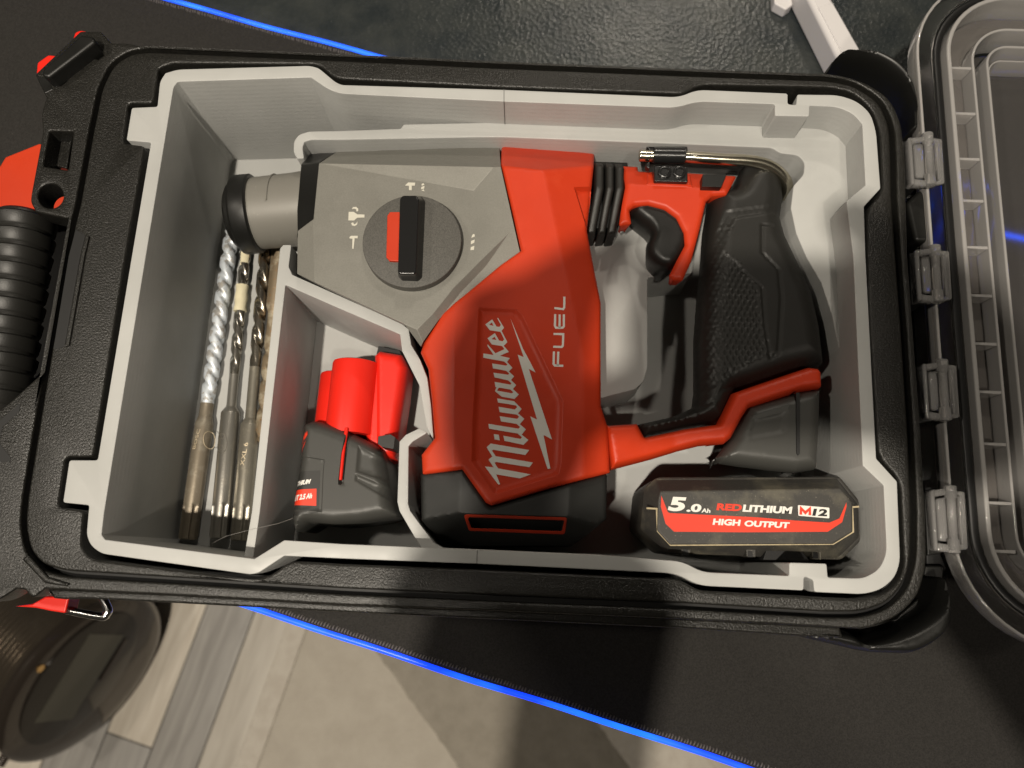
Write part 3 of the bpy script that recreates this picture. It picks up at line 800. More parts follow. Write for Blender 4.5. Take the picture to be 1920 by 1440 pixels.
# ================================================================== rotary hammer
dr = thing('rotary_hammer', 'red and grey cordless rotary hammer drill lying on its side in the insert', 'drill', (*P(980, 620, -77), -77))
ZA = -42.0                                    # mid plane of the tool
# ---- gear housing, faceted casting
ZG = -8.5
zgear = lambda x, y, d=0: np.full_like(x, ZG)
GV = [(632, 284, -34), (936, 270, -36), (598, 306, ZG), (926, 313, -6.2), (939, 312, -8.5), (888, 357, ZG),          # 0-5
      (976, 476, -12), (594, 340, ZG), (587, 411, ZG), (558, 433, -12.0), (557, 513, -12.5), (966, 432, -10.6),        # 6-11
      (590, 529, ZG), (757, 607, ZG - .2), (782, 618, ZG), (955, 436, -9.6), (900, 490, ZG), (850, 540, ZG), (812, 588, ZG),   # 12-18
      (911, 499, -11.6), (861, 551, -11.6), (823, 599, -11.6), (793, 642, -11.8),                                      # 19-22
      (935, 502, -12), (880, 551, -12), (830, 592, -12), (801, 627, -12.2), (789, 650, -12.8), (772, 626, -12)]        # 23-28
GF = [[0, 1, 4, 3, 2], [2, 3, 5], [2, 5, 16, 17, 18, 14, 13, 12, 8, 7], [8, 12, 10, 9], [3, 4, 11, 15, 16, 5], [15, 11, 6, 23, 19],
      [15, 19, 16], [16, 19, 20, 17], [17, 20, 21, 18], [18, 21, 22, 14], [19, 23, 24, 20], [20, 24, 25, 21], [21, 25, 26, 22], [22, 26, 27], [14, 22, 27, 28, 13]]
facet('gear_housing', GV, GF, -60, GREY, dr, .55, 3)
# black nose band
polymesh('nose_band', [(632, 284, -35), (579, 289, -33), (564, 308, -19), (557, 393, -14), (558, 433, -13.5), (587.5, 411, -8.2), (594.5, 340, -8.2), (599, 304, -8.6), (600, 300, -45), (556, 450, -50)],
         [[0, 1, 2, 7], [2, 3, 6, 7], [3, 4, 5, 6], [1, 8, 9, 4, 3, 2]], BLKS, dr, .8, 2)
prism('nose_collar', PP([(566, 300), (596, 300), (590, 404), (560, 428), (557, 393)], -24), -64, -24, BLKS, dr, 1)
# chuck
c0, c1 = Vector(P3(600, 389, -45)), Vector(P3(418, 407, -45))
ca = (c1 - c0).normalized(); CL = (c1 - c0).length
lathe('chuck_sleeve', c0, c1, [(0, 19.4), (8, 19.5), (12, 19.2), (CL * .62, 18.9), (CL * .72, 18.4), (CL * .76, 16)], GREYL, dr, 64)
k0 = c0 + ca * (CL * .64)
lathe('chuck_ring', k0, k0 + ca, [(0, 17), (.3, 20.2), (1.2, 20.9), (8.6, 20.9), (9.6, 20.2), (10.6, 17.6), (12.5, 16.8), (14.2, 14.0), (15.6, 9.0), (16, 5)], BLKS, dr, 64)
u = Vector((0, 0, 1)); wv = ca.cross(u)
pts = []
for k in range(0, 20):
    a_ = math.radians(-8 + k * 5.4); R_ = 19.15
    pts.append(c0 + ca * (CL * (.44 + .0 * k) - k * .12) + (u * math.cos(a_) + wv * math.sin(a_) * (1 if wv.y > 0 else -1)) * R_)
tube('sleeve_rib', pts, .55, GREYL, dr, 8)

# ---- red body shell
body = [(941, 268), (1000, 271), (1060, 281), (1114, 292), (1112, 330), (1108, 372), (1101, 430), (1114, 500), (1127, 566), (1126, 660), (1126, 762), (1139, 800), (1144, 886), (1030, 917), (922, 949), (912, 944), (868, 882), (792, 889), (790, 852), (816, 822), (810, 750), (803, 692), (788, 660), (795, 640), (830, 592), (880, 552), (940, 502), (977, 476), (960, 400), (939, 312)]
panel = [(897, 577), (968, 580), (980, 592), (1056, 752), (1052, 870), (1048, 890), (928, 928), (884, 866), (886, 790), (894, 640)]
def pl3(x, y, a, b, c):
    a, b, c = [Vector(P3(*q)) for q in (a, b, c)]; n = (b - a).cross(c - a)
    return a.z - ((x - a.x) * n.x + (y - a.y) * n.y) / n.z
panel_mm = rnd(PP(panel, -9), 1.2)
def red_relief(x, y, d):
    base = np.full_like(x, -8.6)
    far = pl3(x, y, (942, 308, -10.5), (1015, 318, -9.2), (1000, 271, -36))      # far flank
    side = pl3(x, y, (1020, 320, -8.8), (1070, 560, -8.6), (1112, 380, -17))       # towards the bellows and handle
    side2 = pl3(x, y, (1092, 560, -8.6), (1094, 800, -8.6), (1126, 660, -11.5))
    left = pl3(x, y, (852, 620, -8.6), (850, 860, -8.6), (795, 760, -13.5))
    z = np.minimum.reduce([base, far, side, side2, left])
    # dimple beside the bellows
    tri = PP([(1075, 358), (1112, 350), (1108, 425), (1098, 432)], -18)
    z = np.where(inside(x, y, tri), z - 3.0 * np.clip(bdist(x, y, tri) / 1.2, 0, 1), z)
    m = inside(x, y, panel_mm); dd = bdist(x, y, panel_mm)
    z = np.where(m, -8.6 - 1.5 * np.clip(dd / 2.2, 0, 1), z)
    z = np.where(~m & (dd < 2.4) & (z > -11), z + .45 * np.clip(1 - dd / 2.4, 0, 1) * 0, z)
    return z - 1.6 * np.clip(1 - d / 1.6, 0, 1) ** 2
inflate('body_shell', rnd(PP(body[:4], -36) + PP(body[4:], -14), .8), -70, 0, 0, .01, RED, dr, 1.5, red_relief, ang=50, creases=[(panel_mm, True, (.3, 1.1, 2.2)), (PP([(942, 308), (1015, 318), (1066, 560), (1082, 560), (1084, 800)], -9), False, (.6,)), (PP([(852, 620), (850, 880)], -9), False, (.6,)), (PP([(1075, 358), (1112, 350), (1108, 425), (1098, 432)], -18), True, (.6, 1.2))], rings_at=[.2, .5, .9, 1.6], tuck=3)
ZPAN = -10.1

# lettering
def crop(x0, y0, s, pts): return [(x0 + a / s, y0 + b / s) for a, b in pts]
def LG(pts): return PP(crop(880, 560, 9.6, pts), ZPAN)
def sh(pts, dy): return [(a, b + dy) for a, b in pts]
zpan = lambda x, y: ZPAN + .12
m_ = [(280, 815), (435, 828), (345, 690), (415, 635), (310, 468), (385, 400), (1078, 518), (1010, 608), (430, 512), (408, 530), (475, 628), (1145, 742), (1078, 826), (480, 732), (455, 748), (520, 848), (1105, 955), (912, 1028), (485, 955), (555, 1132), (525, 1142)]
dot = [(440, 230), (530, 242), (547, 342), (455, 326)]
ilw = [(500, 645), (805, 695), (942, 835), (875, 912), (990, 1012), (908, 1108), (1020, 1203), (940, 1295), (1060, 1393), (975, 1481), (632, 1408), (612, 1316), (920, 1374), (948, 1345), (870, 1278), (355, 1190), (345, 1102), (885, 1190), (915, 1158), (850, 1104), (568, 1058), (548, 965), (862, 1013), (898, 975), (862, 940), (545, 890), (525, 795), (820, 845), (862, 800), (838, 770), (518, 718)]
aukee = [(515, 345), (625, 525), (580, 580), (685, 785), (620, 850), (712, 960), (548, 1030), (730, 1072), (678, 1140), (775, 1245), (712, 1312), (805, 1400), (750, 1465), (845, 1557), (783, 1627), (890, 1725), (812, 1807), (585, 1767), (460, 1667), (490, 1597), (470, 1590), (455, 1500), (740, 1550), (757, 1522), (693, 1470), (455, 1420), (435, 1335), (700, 1372), (718, 1345), (660, 1300), (425, 1255), (410, 1168), (665, 1208), (685, 1185), (625, 1132), (250, 1065), (255, 988), (440, 1018), (325, 850), (332, 825), (470, 985), (632, 912), (590, 855), (405, 825), (328, 715), (460, 622), (535, 755), (600, 770), (628, 735), (560, 598), (370, 570), (288, 465), (412, 375), (490, 505), (540, 512), (568, 475), (505, 355)]
eh = [[(355, 472), (405, 430), (440, 495)], [(398, 730), (455, 685), (490, 748)], [(500, 1657), (530, 1602), (735, 1634), (793, 1684), (765, 1707)]]
bolt = [(740, 358), (965, 900), (1192, 1330), (1070, 1265), (1488, 2537), (1335, 2452), (1458, 3058), (1410, 3068), (1097, 2120), (1218, 2177), (870, 1010), (980, 1055)]
decal('lettering', [LG(sh(m_, 2208))], zpan, WHITE, dr)
decal('lettering', [LG(sh(dot, 2208))], zpan, WHITE, dr)
decal('lettering', [LG(sh(ilw, 1152))], zpan, WHITE, dr)
decal('lettering', [LG(aukee)] + [LG(h_) for h_ in eh], zpan, WHITE, dr)
decal('lightning_mark', [LG(bolt)], zpan, WHITE, dr)
FU = [[(1522, 955), (1515, 1180), (1537, 1207), (1690, 1213)], [(1600, 960), (1592, 1205)], [(1515, 640), (1690, 645), (1682, 850), (1660, 876), (1508, 870)],
      [(1545, 285), (1540, 490), (1557, 527), (1605, 531), (1680, 528), (1700, 503), (1700, 290)], [(1625, 290), (1622, 525)], [(1710, -30), (1706, 165), (1688, 194), (1530, 176)]]
ribbon('model_lettering', [PP(crop(880, 560, 9.6, l), -9) for l in FU], 1.0, -8.7, WHITE, dr, .25)
# hammer and drill symbols beside the dial
IC = M('pale_symbol_print', (.58, .56, .48), .5)
def sym(name, polys, z=-8.3):
    for q in polys: decal(name, [PP(q, z)], lambda x, y: ZG + .13, IC, dr)
def cr(pts): return crop(640, 320, 6.857, pts)
sym('hammer_symbol', [cr([(820, 190), (860, 152), (950, 155), (945, 192), (905, 192), (905, 250), (870, 250), (870, 195)])])
sym('drill_symbol', [cr([(1030, 175), (1055, 160), (1070, 180), (1035, 195)]), cr([(1030, 210), (1070, 195), (1065, 230), (1025, 240)]), cr([(1030, 255), (1060, 240), (1070, 265)])])
sym('chisel_symbol', [cr([(95, 530), (160, 530), (205, 562), (298, 565), (298, 602), (205, 605), (165, 640), (90, 640)]), cr([(135, 495), (150, 470), (190, 465), (218, 490), (218, 520), (195, 525), (190, 495), (165, 488)]), cr([(210, 650), (205, 690), (175, 712), (140, 705), (125, 675), (150, 665), (165, 690), (190, 680)])])
sym('hammer_symbol', [cr([(105, 855), (125, 838), (212, 838), (210, 868), (172, 868), (158, 1005), (140, 1002), (143, 875), (105, 870)])])
sym('drill_symbol', [cr([(1680, 835), (1695, 815), (1712, 818), (1718, 845), (1672, 865)]), cr([(1715, 885), (1710, 925), (1665, 948), (1668, 905)]), cr([(1710, 965), (1705, 1018), (1660, 1022), (1665, 985)])])

# ---- mode dial
dc = P(772, 451, -3)
R_ = Vector(P(865, 451, -3)).x - dc[0]
n = 72
disc = [(dc[0] + R_ * math.cos(2 * math.pi * i / n), dc[1] + R_ * math.sin(2 * math.pi * i / n)) for i in range(n)]
DIAL = M('speckled_dark_dial', (.06, .058, .052), .55, bump=[('noise', 2600, .5, .2)], var=(2200, (.11, .105, .094)))
dial = plate('mode_dial', disc, [], -12, -3.4, DIAL, dr, .5, 2)
dinv = (Matrix.Translation(dr.location) @ dial.matrix_parent_inverse).inverted()
def sub(o, par=None): o.parent = dial; o.matrix_parent_inverse = dinv; return o
sub(prism('dial_ridge', PP([(750, 372), (757, 365), (790, 366), (798, 376), (792, 520), (784, 527), (754, 526), (746, 518)], -3), -4, 4.6, BLKM, None, .7, 3, top=PP([(750, 372), (755, 367), (780, 367), (785, 373), (780, 510), (777, 514), (749, 514), (746, 510)], 4.6)))
sub(prism('dial_marker', rnd(PP([(726, 404), (731, 397), (752, 397), (748, 490), (730, 489), (724, 482)], -1.8), .5), -4, -1.8, RED, None, .5, 2))

# ---- bellows between body and handle
for i, (xa, xb) in enumerate(((1115, 1133), (1136, 1152), (1154, 1171))):
    dx = xa - 1115
    q = [(xa, 292 + dx * .07), (xb, 293 + dx * .07), (xb, 352 + dx * .05), (xb - 6, 382), (xb - 14, 428), (xa - 14, 430), (xa - 6, 384), (xa, 352)]
    inflate('bellows_rib', rnd(PP(q, -22), .6), -66, -24, -21.5, 1.6, RUB, dr, 1.3, (lambda x, y, d: -6.5 * np.clip((P(1130, 352, -22)[1] - y) / 22.0, 0, 1) - 7 * np.clip((y - P(1130, 312, -22)[1]) / 6., 0, 1)))
prism('bellows_core', PP([(1108, 300), (1178, 302), (1178, 350), (1160, 425), (1090, 428), (1104, 350)], -30), -62, -31, BLKS, dr, .8)

# ---- red handle frame (upper yoke and trigger guard strut)
yoke = [(1170, 296), (1200, 297), (1200, 310), (1300, 312), (1388, 318), (1362, 366), (1336, 368), (1324, 378), (1312, 430), (1296, 490), (1280, 526), (1262, 526), (1254, 518), (1268, 490), (1284, 460), (1282, 436), (1268, 408), (1246, 392), (1216, 384), (1190, 386), (1180, 394), (1184, 420), (1160, 424), (1166, 384), (1172, 352)]
def yoke_relief(x, y, d):
    far = pl3(x, y, (1180, 345, -18.5), (1300, 352, -18.5), (1240, 300, -30))
    z = np.minimum(np.full_like(x, -18.5), far)
    b = PP([(1215, 318), (1298, 320), (1298, 352), (1212, 348)], -19)
    z = np.where(inside(x, y, b), z + 1.2 * np.clip(bdist(x, y, b) / .8, 0, 1), z)
    low = pl3(x, y, (1180, 376, -18.5), (1240, 382, -18.5), (1200, 420, -26)); 
    z = np.where(y < P(1200, 376, -19)[1], np.minimum(z, np.maximum(low, -24)), z) if False else z
    return z - 1.8 * np.clip(1 - d / 2.2, 0, 1) ** 2
inflate('handle_yoke', rnd(PP(yoke, -20), 1.0), -32, 0, 0, .01, RED, dr, 1.2, yoke_relief, ang=50, creases=[(PP([(1215, 318), (1298, 320), (1298, 352), (1212, 348)], -19), True, (.4, .8)), (PP([(1180, 345), (1300, 352)], -19), False, (.5,))], rings_at=[.3, .8, 1.4, 2.2], tuck=2.0)
# trigger
trg = spline([(1180, 398), (1190, 386), (1211, 383), (1239, 387), (1263, 402), (1281, 426), (1288, 448), (1286, 468), (1277, 490), (1260, 511), (1243, 515), (1225, 508), (1211, 490), (1209, 470), (1215, 450), (1208, 437), (1193, 425), (1182, 414)], 5)
inflate('trigger', PP(trg, -33), -50, -30, -21.5, 5.0, BLKS, dr, 1.2, tuck=3, ang=60)
# direction switch
prism('direction_switch', rnd(PP([(1318, 326), (1363, 326), (1353, 350), (1316, 349)], -14), .5), -22, -14.3, BLKS, dr, .7, 2, top=None)
# hanging hook
prism('hook_bracket', PP([(1226, 310), (1289, 312), (1290, 341), (1227, 340)], -15.5), -24, -15.5, BLKM, dr, .6)
lathe('bracket_barrel', P3(1224, 291, -17), P3(1290, 292, -17), [(0, 3.2), (.4, 4.0), (15.5, 4.0), (16.2, 3.2)], BLKM, dr, 24)
prism('bracket_top', PP([(1211, 275), (1289, 275), (1290, 292), (1222, 290)], -16), -26, -15.2, BLKM, dr, .8)
for cx, cy in ((1246, 323), (1274, 323)):
    q = Vector(P3(cx, cy, -15.5)); lathe('bracket_screw', q, q + Vector((0, 0, 1)), [(0, 3.3), (.9, 3.3), (1.2, 2.9), (1.25, 2.2), (.5, 1.7), (.5, .3)], BLKM, dr, 24)
prism('bracket_tail', PP([(1211, 306), (1219, 303), (1219, 316), (1212, 314)], -16), -20, -15.8, BLKM, dr, .5)
hk = [(1199, 292), (1240, 293), (1296, 295), (1360, 299), (1400, 301), (1430, 306), (1455, 318), (1472, 336), (1476, 352), (1468, 368)]
hz_ = [-17, -17, -17, -17.5, -18, -19, -21, -24, -28, -34]
hpts = spline([P3(a, b, z) for (a, b), z in zip(hk, hz_)], 4, False)
tube('hook_rod', hpts, 2.9, STEEL, dr, 16)
lathe('hook_rod_end', P3(1198, 292, -17), P3(1212, 292, -17), [(0, 2.2), (.3, 2.9), (3.3, 2.9), (3.6, 2.2)], STEEL, dr, 20)
tube('hook_knurl', [P3(1294, 295, -17), P3(1304, 295.3, -17)], 2.85, STEEL, dr, 9, ang=20)

# ---- rubber grip
grip = [(1388, 320), (1420, 318), (1446, 326), (1460, 352), (1462, 385), (1456, 420), (1466, 455), (1490, 505), (1514, 560), (1528, 620), (1536, 690), (1470, 706), (1400, 730), (1372, 738), (1346, 796), (1280, 806), (1205, 822), (1196, 806), (1192, 798), (1262, 782), (1296, 766), (1300, 740), (1300, 640), (1306, 560), (1312, 500), (1316, 440), (1326, 380), (1338, 368), (1364, 366)]
tex = PP([(1360, 398), (1374, 396), (1452, 386), (1454, 402), (1376, 414), (1352, 470), (1388, 500), (1420, 545), (1430, 640), (1436, 668), (1400, 684), (1350, 720), (1296, 756), (1300, 640), (1308, 540), (1330, 470)], -22)
inl = PP([(1449, 423), (1428, 424), (1428, 476), (1459, 508), (1464, 560), (1458, 662), (1443, 671), (1433, 614), (1428, 541), (1392, 510)], -21)
seamln = PP([(1300, 770), (1338, 752), (1350, 732), (1420, 706), (1460, 690), (1534, 672)], -22)
def grip_relief(x, y, d):
    z = np.zeros_like(x)
    m = inside(x, y, tex); dd = bdist(x, y, tex)
    u = x * .9 + y * .45; w = x * .9 - y * .45
    pat = np.abs(np.sin(u * 1.25)) * np.abs(np.sin(w * 1.25))
    z = np.where(m, z - .75 * np.clip(dd / .8, 0, 1) + np.where(y < P(1380, 424, -22)[1], .75, .12) * pat, z)
    di = bdist(x, y, inl, False); z = z - .9 * np.clip(1 - np.abs(di) / .9, 0, 1)
    z = z - .9 * np.clip(1 - bdist(x, y, seamln, False) / .9, 0, 1)
    return z
inflate('grip', rnd(PP(grip, -36), 1.5), -60, -36, -19.5, 12, RUB, dr, .95, grip_relief, ang=60, pw=2.2, tuck=6)
# red strip at the foot of the handle
foot = [(1128, 795), (1138, 802), (1192, 797), (1206, 822), (1280, 805), (1344, 796), (1372, 738), (1400, 728), (1470, 704), (1512, 690), (1530, 692), (1537, 700), (1538, 728), (1500, 734), (1450, 750), (1402, 766), (1390, 784), (1370, 822), (1358, 832), (1310, 836), (1270, 846), (1220, 862), (1142, 884)]
inflate('handle_foot', rnd(PP(foot, -24), .8), -54, -26, -18.5, 3.0, RED, dr, 1.3, lambda x, y, d: 1.0 * np.clip(1 - (x - P(1140, 850, -24)[0]) / 30, 0, 1) * 6, ang=40, tuck=3.5)

# ---- battery fitted in the handle
fb = thing if False else None
bt = [(1400, 762), (1450, 748), (1500, 734), (1538, 728), (1536, 800), (1531, 880), (1490, 886), (1440, 880), (1390, 874), (1352, 868), (1344, 858), (1372, 820), (1390, 782)]
def bt_relief(x, y, d):
    p = PP([(1410, 780), (1482, 756), (1476, 774), (1416, 786)], -20)
    w = PP([(1412, 784), (1478, 768), (1470, 812), (1394, 826)], -20)
    z = np.where(inside(x, y, w), -1.0 * np.clip(bdist(x, y, w) / 1.5, 0, 1), 0)
    return z
inflate('battery_pack', rnd(PP(bt, -26), 1.2), -62, -30, -19.5, 6, BATT, dr, 1.3, bt_relief, ang=40, tuck=5)
prism('battery_slot', PP([(1493, 736), (1500, 735), (1500, 850), (1497, 854), (1494, 850)], -18.6), -22, -18.7, DEEP, dr, .2)
prism('battery_release', PP([(1521, 846), (1528, 846), (1530, 872), (1523, 873)], -26), -32, -25, REDB, dr, .6)
polymesh('battery_chamfer', [(1412, 780, -18.8), (1482, 756, -18.8), (1476, 770, -19.4), (1418, 786, -19.4)], [[0, 1, 2, 3]], BATT, dr, 0)

# ---- black end cap with vent
cap = [(786, 886), (868, 881), (914, 946), (922, 950), (1030, 918), (1140, 886), (1139, 972), (1102, 1004), (1078, 1022), (822, 1022), (806, 1002), (788, 975)]
def cap_relief(x, y, d):
    z = np.full_like(x, -12.0)
    l = pl3(x, y, (864, 900, -12), (862, 960, -12), (800, 930, -17)); r = pl3(x, y, (1068, 900, -12), (1066, 960, -12), (1130, 930, -17))
    bnd = pl3(x, y, (870, 962, -12), (1060, 968, -12), (960, 1020, -34))
    v = PP([(877, 970), (1058, 975), (1056, 996), (882, 990)], -16)
    z = np.minimum.reduce([z, l, r, bnd])
    z = np.where(inside(x, y, v), z - 5 * np.clip(bdist(x, y, v) / .6, 0, 1), z)
    return z - 1.2 * np.clip(1 - d / 1.2, 0, 1) ** 2
CAPM = M('matt_black_end_cap', (.013, .0135, .0125), .5, bump=[('noise', 2400, .25, .12)], spread=(40, .45, .58))
inflate('end_cap', rnd(PP(cap, -14), 1), -70, 0, 0, .01, CAPM, dr, 1.3, cap_relief, ang=50, creases=[(PP([(877, 970), (1058, 975), (1056, 996), (882, 990)], -16), True, (.3, .6)), (PP([(866, 890), (864, 962), (1064, 968), (1066, 905)], -12), False, (.5,))], rings_at=[.25, .6, 1.2])
vo = rnd(PP([(870, 965), (1063, 971), (1061, 1001), (877, 994)], -16), 1.2); vi = rnd(PP([(877, 970), (1058, 976), (1055, 995), (882, 989)], -16), .8)
fr = plate('vent_frame', vo, [vi], -.6, .5, RED, dr, .3)
for v_ in fr.data.vertices:                      # lay the frame on the sloping face
    xx, yy = v_.co.x * 1000, v_.co.y * 1000
    v_.co.z += min(-12.0, float(pl3(np.array([xx]), np.array([yy]), (870, 962, -12), (1060, 968, -12), (960, 1020, -34))[0])) * .001
lowc = [(840, 1000), (1140, 880), (1300, 850), (1310, 880), (1200, 1010), (1120, 1030)]
# ================================================================== spare battery
sb = thing('spare_battery', 'dusty black 5.0 Ah battery with red band label lying in the lower right corner', 'battery', (*P(1410, 980, -77), -77))
ob = [(1229, 896), (1570, 894), (1612, 946), (1614, 1010), (1574, 1050), (1250, 1037), (1200, 990), (1207, 915)]
of = [(1238, 921), (1576, 916), (1598, 942), (1598, 997), (1561, 1019), (1256, 1021), (1233, 995), (1234, 940)]
prism('battery_case', PP(ob, -30), -70, -26, DUSTY, sb, 2.0, 3)
prism('battery_face', PP(ob, -27), -28, -15.5, DUSTY, sb, .7, 2, top=PP(of, -15.5))
gl = [(1212, 953), (1231, 954), (1233, 996), (1257, 1022), (1400, 1021), (1561, 1020), (1599, 997), (1597, 951), (1610, 950)]
ribbon('dust_seam', [rnd(PP(gl, -16.5), 0)[0:]], .75, -16.6, DUST, sb, .6)
zl = lambda x, y: -15.4
band_ = [(1240, 929), (1252, 960), (1256, 962), (1420, 970), (1490, 976), (1555, 980), (1574, 972), (1587, 942), (1587, 950), (1579, 979), (1552, 997), (1400, 998), (1264, 997), (1248, 982), (1239, 950)]
decal('label_band', [PP(band_, -15.4)], zl, REDP, sb, .06)
def tx(nm, s_, q, m, bold=.03, shear=.12, z=-15.25): text(nm, s_, q, z, z, m, sb, bold, shear, .05)
def qd(x0, y0, x1, y1, sl=.045): return [(x0, y1), (x1, y1 + (x1 - x0) * sl), (x1, y0 + (x1 - x0) * sl), (x0, y0)]
tx('lettering', '5', qd(1252, 931, 1287, 958), WHITE, .045, .15)
tx('lettering', '.0', qd(1287, 944, 1315, 959.5), WHITE, .045, .1)
tx('lettering', 'Ah', qd(1315, 953, 1332, 961), WHITE, .03, .1)
tx('lettering', 'RED', qd(1343, 943.5, 1391, 956.5), REDP, .05, .12)
tx('lettering', 'LITHIUM', qd(1392, 946, 1486, 959.5), WHITE, .05, .12)
tx('lettering', 'HIGH', qd(1336, 972, 1389, 984), WHITE, .045, .12, -15.2)
tx('lettering', 'OUTPUT', qd(1396, 975.5, 1481, 987), WHITE, .045, .12, -15.2)
decal('label_plate', [rnd(PP([(1496, 947), (1555, 952), (1555, 972), (1497, 967)], -15.3), .4)], lambda x, y: -15.32, WHITE, sb, .05)
ribbon('lettering', [PP([(1501.5, 965), (1502, 953), (1510, 961.5), (1518.5, 953.8), (1518.5, 966)], -15.2)], 1.25, -15.27, REDP, sb, .1)
tx('lettering', '12', qd(1523, 953.5, 1551, 967), M('black_print', (.012, .012, .012), .5), .045, .12, -15.15)
for q in ([(1276, 1029), (1295, 1030), (1294, 1037), (1276, 1036)], [(1397, 1029), (1416, 1029), (1416, 1045), (1398, 1044)], [(1520, 1028), (1538, 1028), (1538, 1050), (1521, 1049)]):
    prism('contact_clip', PP(q, -24), -40, -22.5, DUSTY, sb, .5)
    c = [sum(a[0] for a in q) / 4, sum(a[1] for a in q) / 4]
    prism('contact_slot_shade', PP([(c[0] - 4, c[1] - 4), (c[0] + 4, c[1] - 3), (c[0] + 5, c[1] + 8), (c[0] - 5, c[1] + 8)], -22.3), -24, -22.3, DEEP, sb, .1)  # raised dark block, its colour standing for the shade in a hole
prism('base_notch_shade', PP([(1437, 1030), (1503, 1031), (1519, 1052), (1430, 1050)], -23), -40, -22.8, DEEP, sb, .4)  # dark prism painting the shade of the gap; nothing is cut out

# ================================================================== compact battery in the small compartment
cb = thing('compact_battery', 'small 2.5 Ah battery with bright red stem and dark grey cap', 'battery', (*P(650, 850, -77), -77))
capo = [(564, 855), (567, 815), (570, 794), (586, 788), (604, 790), (646, 804), (702, 832), (719, 846), (724, 870), (731, 909), (739, 947), (749, 969), (678, 982), (627, 986), (583, 981), (566, 993), (555, 998), (550, 972), (553, 940), (558, 900)]
capm = rnd(PP(capo, -40), 1.5)
DC = 6.0
w_in = PP([(668, 832), (716, 858), (728, 905), (664, 884)], -30)
w_st = PP([(664, 886), (732, 915), (738, 945), (662, 900)], -30)
w_lb = PP([(545, 850), (606, 860), (604, 885), (602, 960), (545, 955)], -30)
slit = PP([(651, 800), (642, 850), (637, 902)], -30)
def cap_z(x, y, d):
    z = np.where(inside(x, y, w_in), -1.5 * np.clip(bdist(x, y, w_in) / 1.6, 0, 1), 0.0)
    z = z + np.where(inside(x, y, w_st), -1.0 * np.clip(bdist(x, y, w_st) / 1.2, 0, 1), 0.0)
    z = z + np.where(inside(x, y, w_lb), -.6 * np.clip(bdist(x, y, w_lb) / .5, 0, 1), 0.0)
    z = z - 3.5 * np.clip(1.5 - bdist(x, y, slit, False) / .85, 0, 1)
    return z - (P(640, 800, -30)[1] - y) * -.06
def cap_surf(x, y, up=.0):
    xx, yy = np.array([x]), np.array([y]); d = bdist(xx, yy, capm); t = np.clip(d / DC, 0, 1)
    return float((-45 + 11 * np.sqrt(np.clip(1 - (1 - t) ** 2, 0, 1)) + cap_z(xx, yy, d))[0]) + up
inflate('battery_cap', capm, -74, -45, -34, DC, BATT, cb, 1.3, cap_z, ang=50, creases=[(w_in, True, (.5, 1.5)), (w_st, True, (.5, 1.2)), (w_lb, True, (.5,)), (slit, False, (.4, .9, 1.4))])
tube('red_slit_insert', [P3(650, 803, -37.5), P3(643, 850, -34.6), P3(638, 900, -34.2)], 1.0, REDB, cb, 8)
def stem(nm, a, b, r):
    A, B_ = Vector(P3(*a)), Vector(P3(*b)); L = (B_ - A).length
    lathe(nm, A, B_, [(-1.3, r * .5), (-1.2, r * .86), (-.6, r * .97), (.8, r), (L, r)], REDB, cb, 40)
stem('battery_stem', (669, 684, -50), (655, 815, -50), 12.2)
stem('battery_stem', (638, 706, -58), (624, 830, -58), 10.2)
blk = [(700, 664), (710, 655), (752, 662), (763, 686), (757, 740), (748, 800), (739, 858), (700, 862), (700, 760)]
inflate('stem_block', rnd(PP(blk, -46), 1), -70, -52, -44.5, 4.5, REDB, cb, 1.3, ang=45)
inflate('stem_web', PP([(694, 690), (712, 676), (730, 700), (726, 850), (690, 846), (684, 780)], -52), -70, -52, -46, 4, REDB, cb, 1.4, ang=50)
prism('stem_back', PP([(712, 652), (752, 660), (766, 690), (752, 800), (742, 830), (700, 700)], -60), -68, -56, DEEP, cb, .5)
prism('release_clip', rnd(PP([(709, 818), (732, 814), (741, 820), (738, 842), (716, 838), (708, 832)], -34), .5), -50, -34, RUB, cb, .8)
patch('label_patch', [(553, 948), (599, 950), (599, 918), (555, 920)], -38, lambda x, y: cap_surf(x, y, .22), REDP, cb, 14, 8)
patch('label_ground', [(550, 968), (603, 962), (605, 884), (559, 886)], -38, lambda x, y: cap_surf(x, y, .12), M('label_ground_print', (.028, .028, .026), .5), cb, 14, 16)
def ct(nm, s_, q, m, shear=.15, up=.42): text(nm, s_, q, -38, lambda x, y: cap_surf(x, y, up), m, cb, .055, shear, .08)
ct('lettering', 'THIUM', [(558, 913), (587, 909), (589, 900), (560, 904)], WHITE, .15, .3)
ct('lettering', 'UT 2.5 Ah', [(553.5, 941), (591, 936), (592, 926), (555, 930)], WHITE)
c7 = lambda pts: crop(530, 800, 6.4, pts)
for q in ([(228, 165), (262, 105), (275, 100), (268, 150), (290, 70), (300, 100), (318, 62), (326, 110), (280, 165), (232, 215)], [(330, 140), (285, 225), (300, 180), (240, 265), (228, 310), (262, 235), (250, 270)]):
    decal('script_mark', [PP(c7(q), -38)], lambda x, y: cap_surf(x, y, .3), REDP, cb, .1)

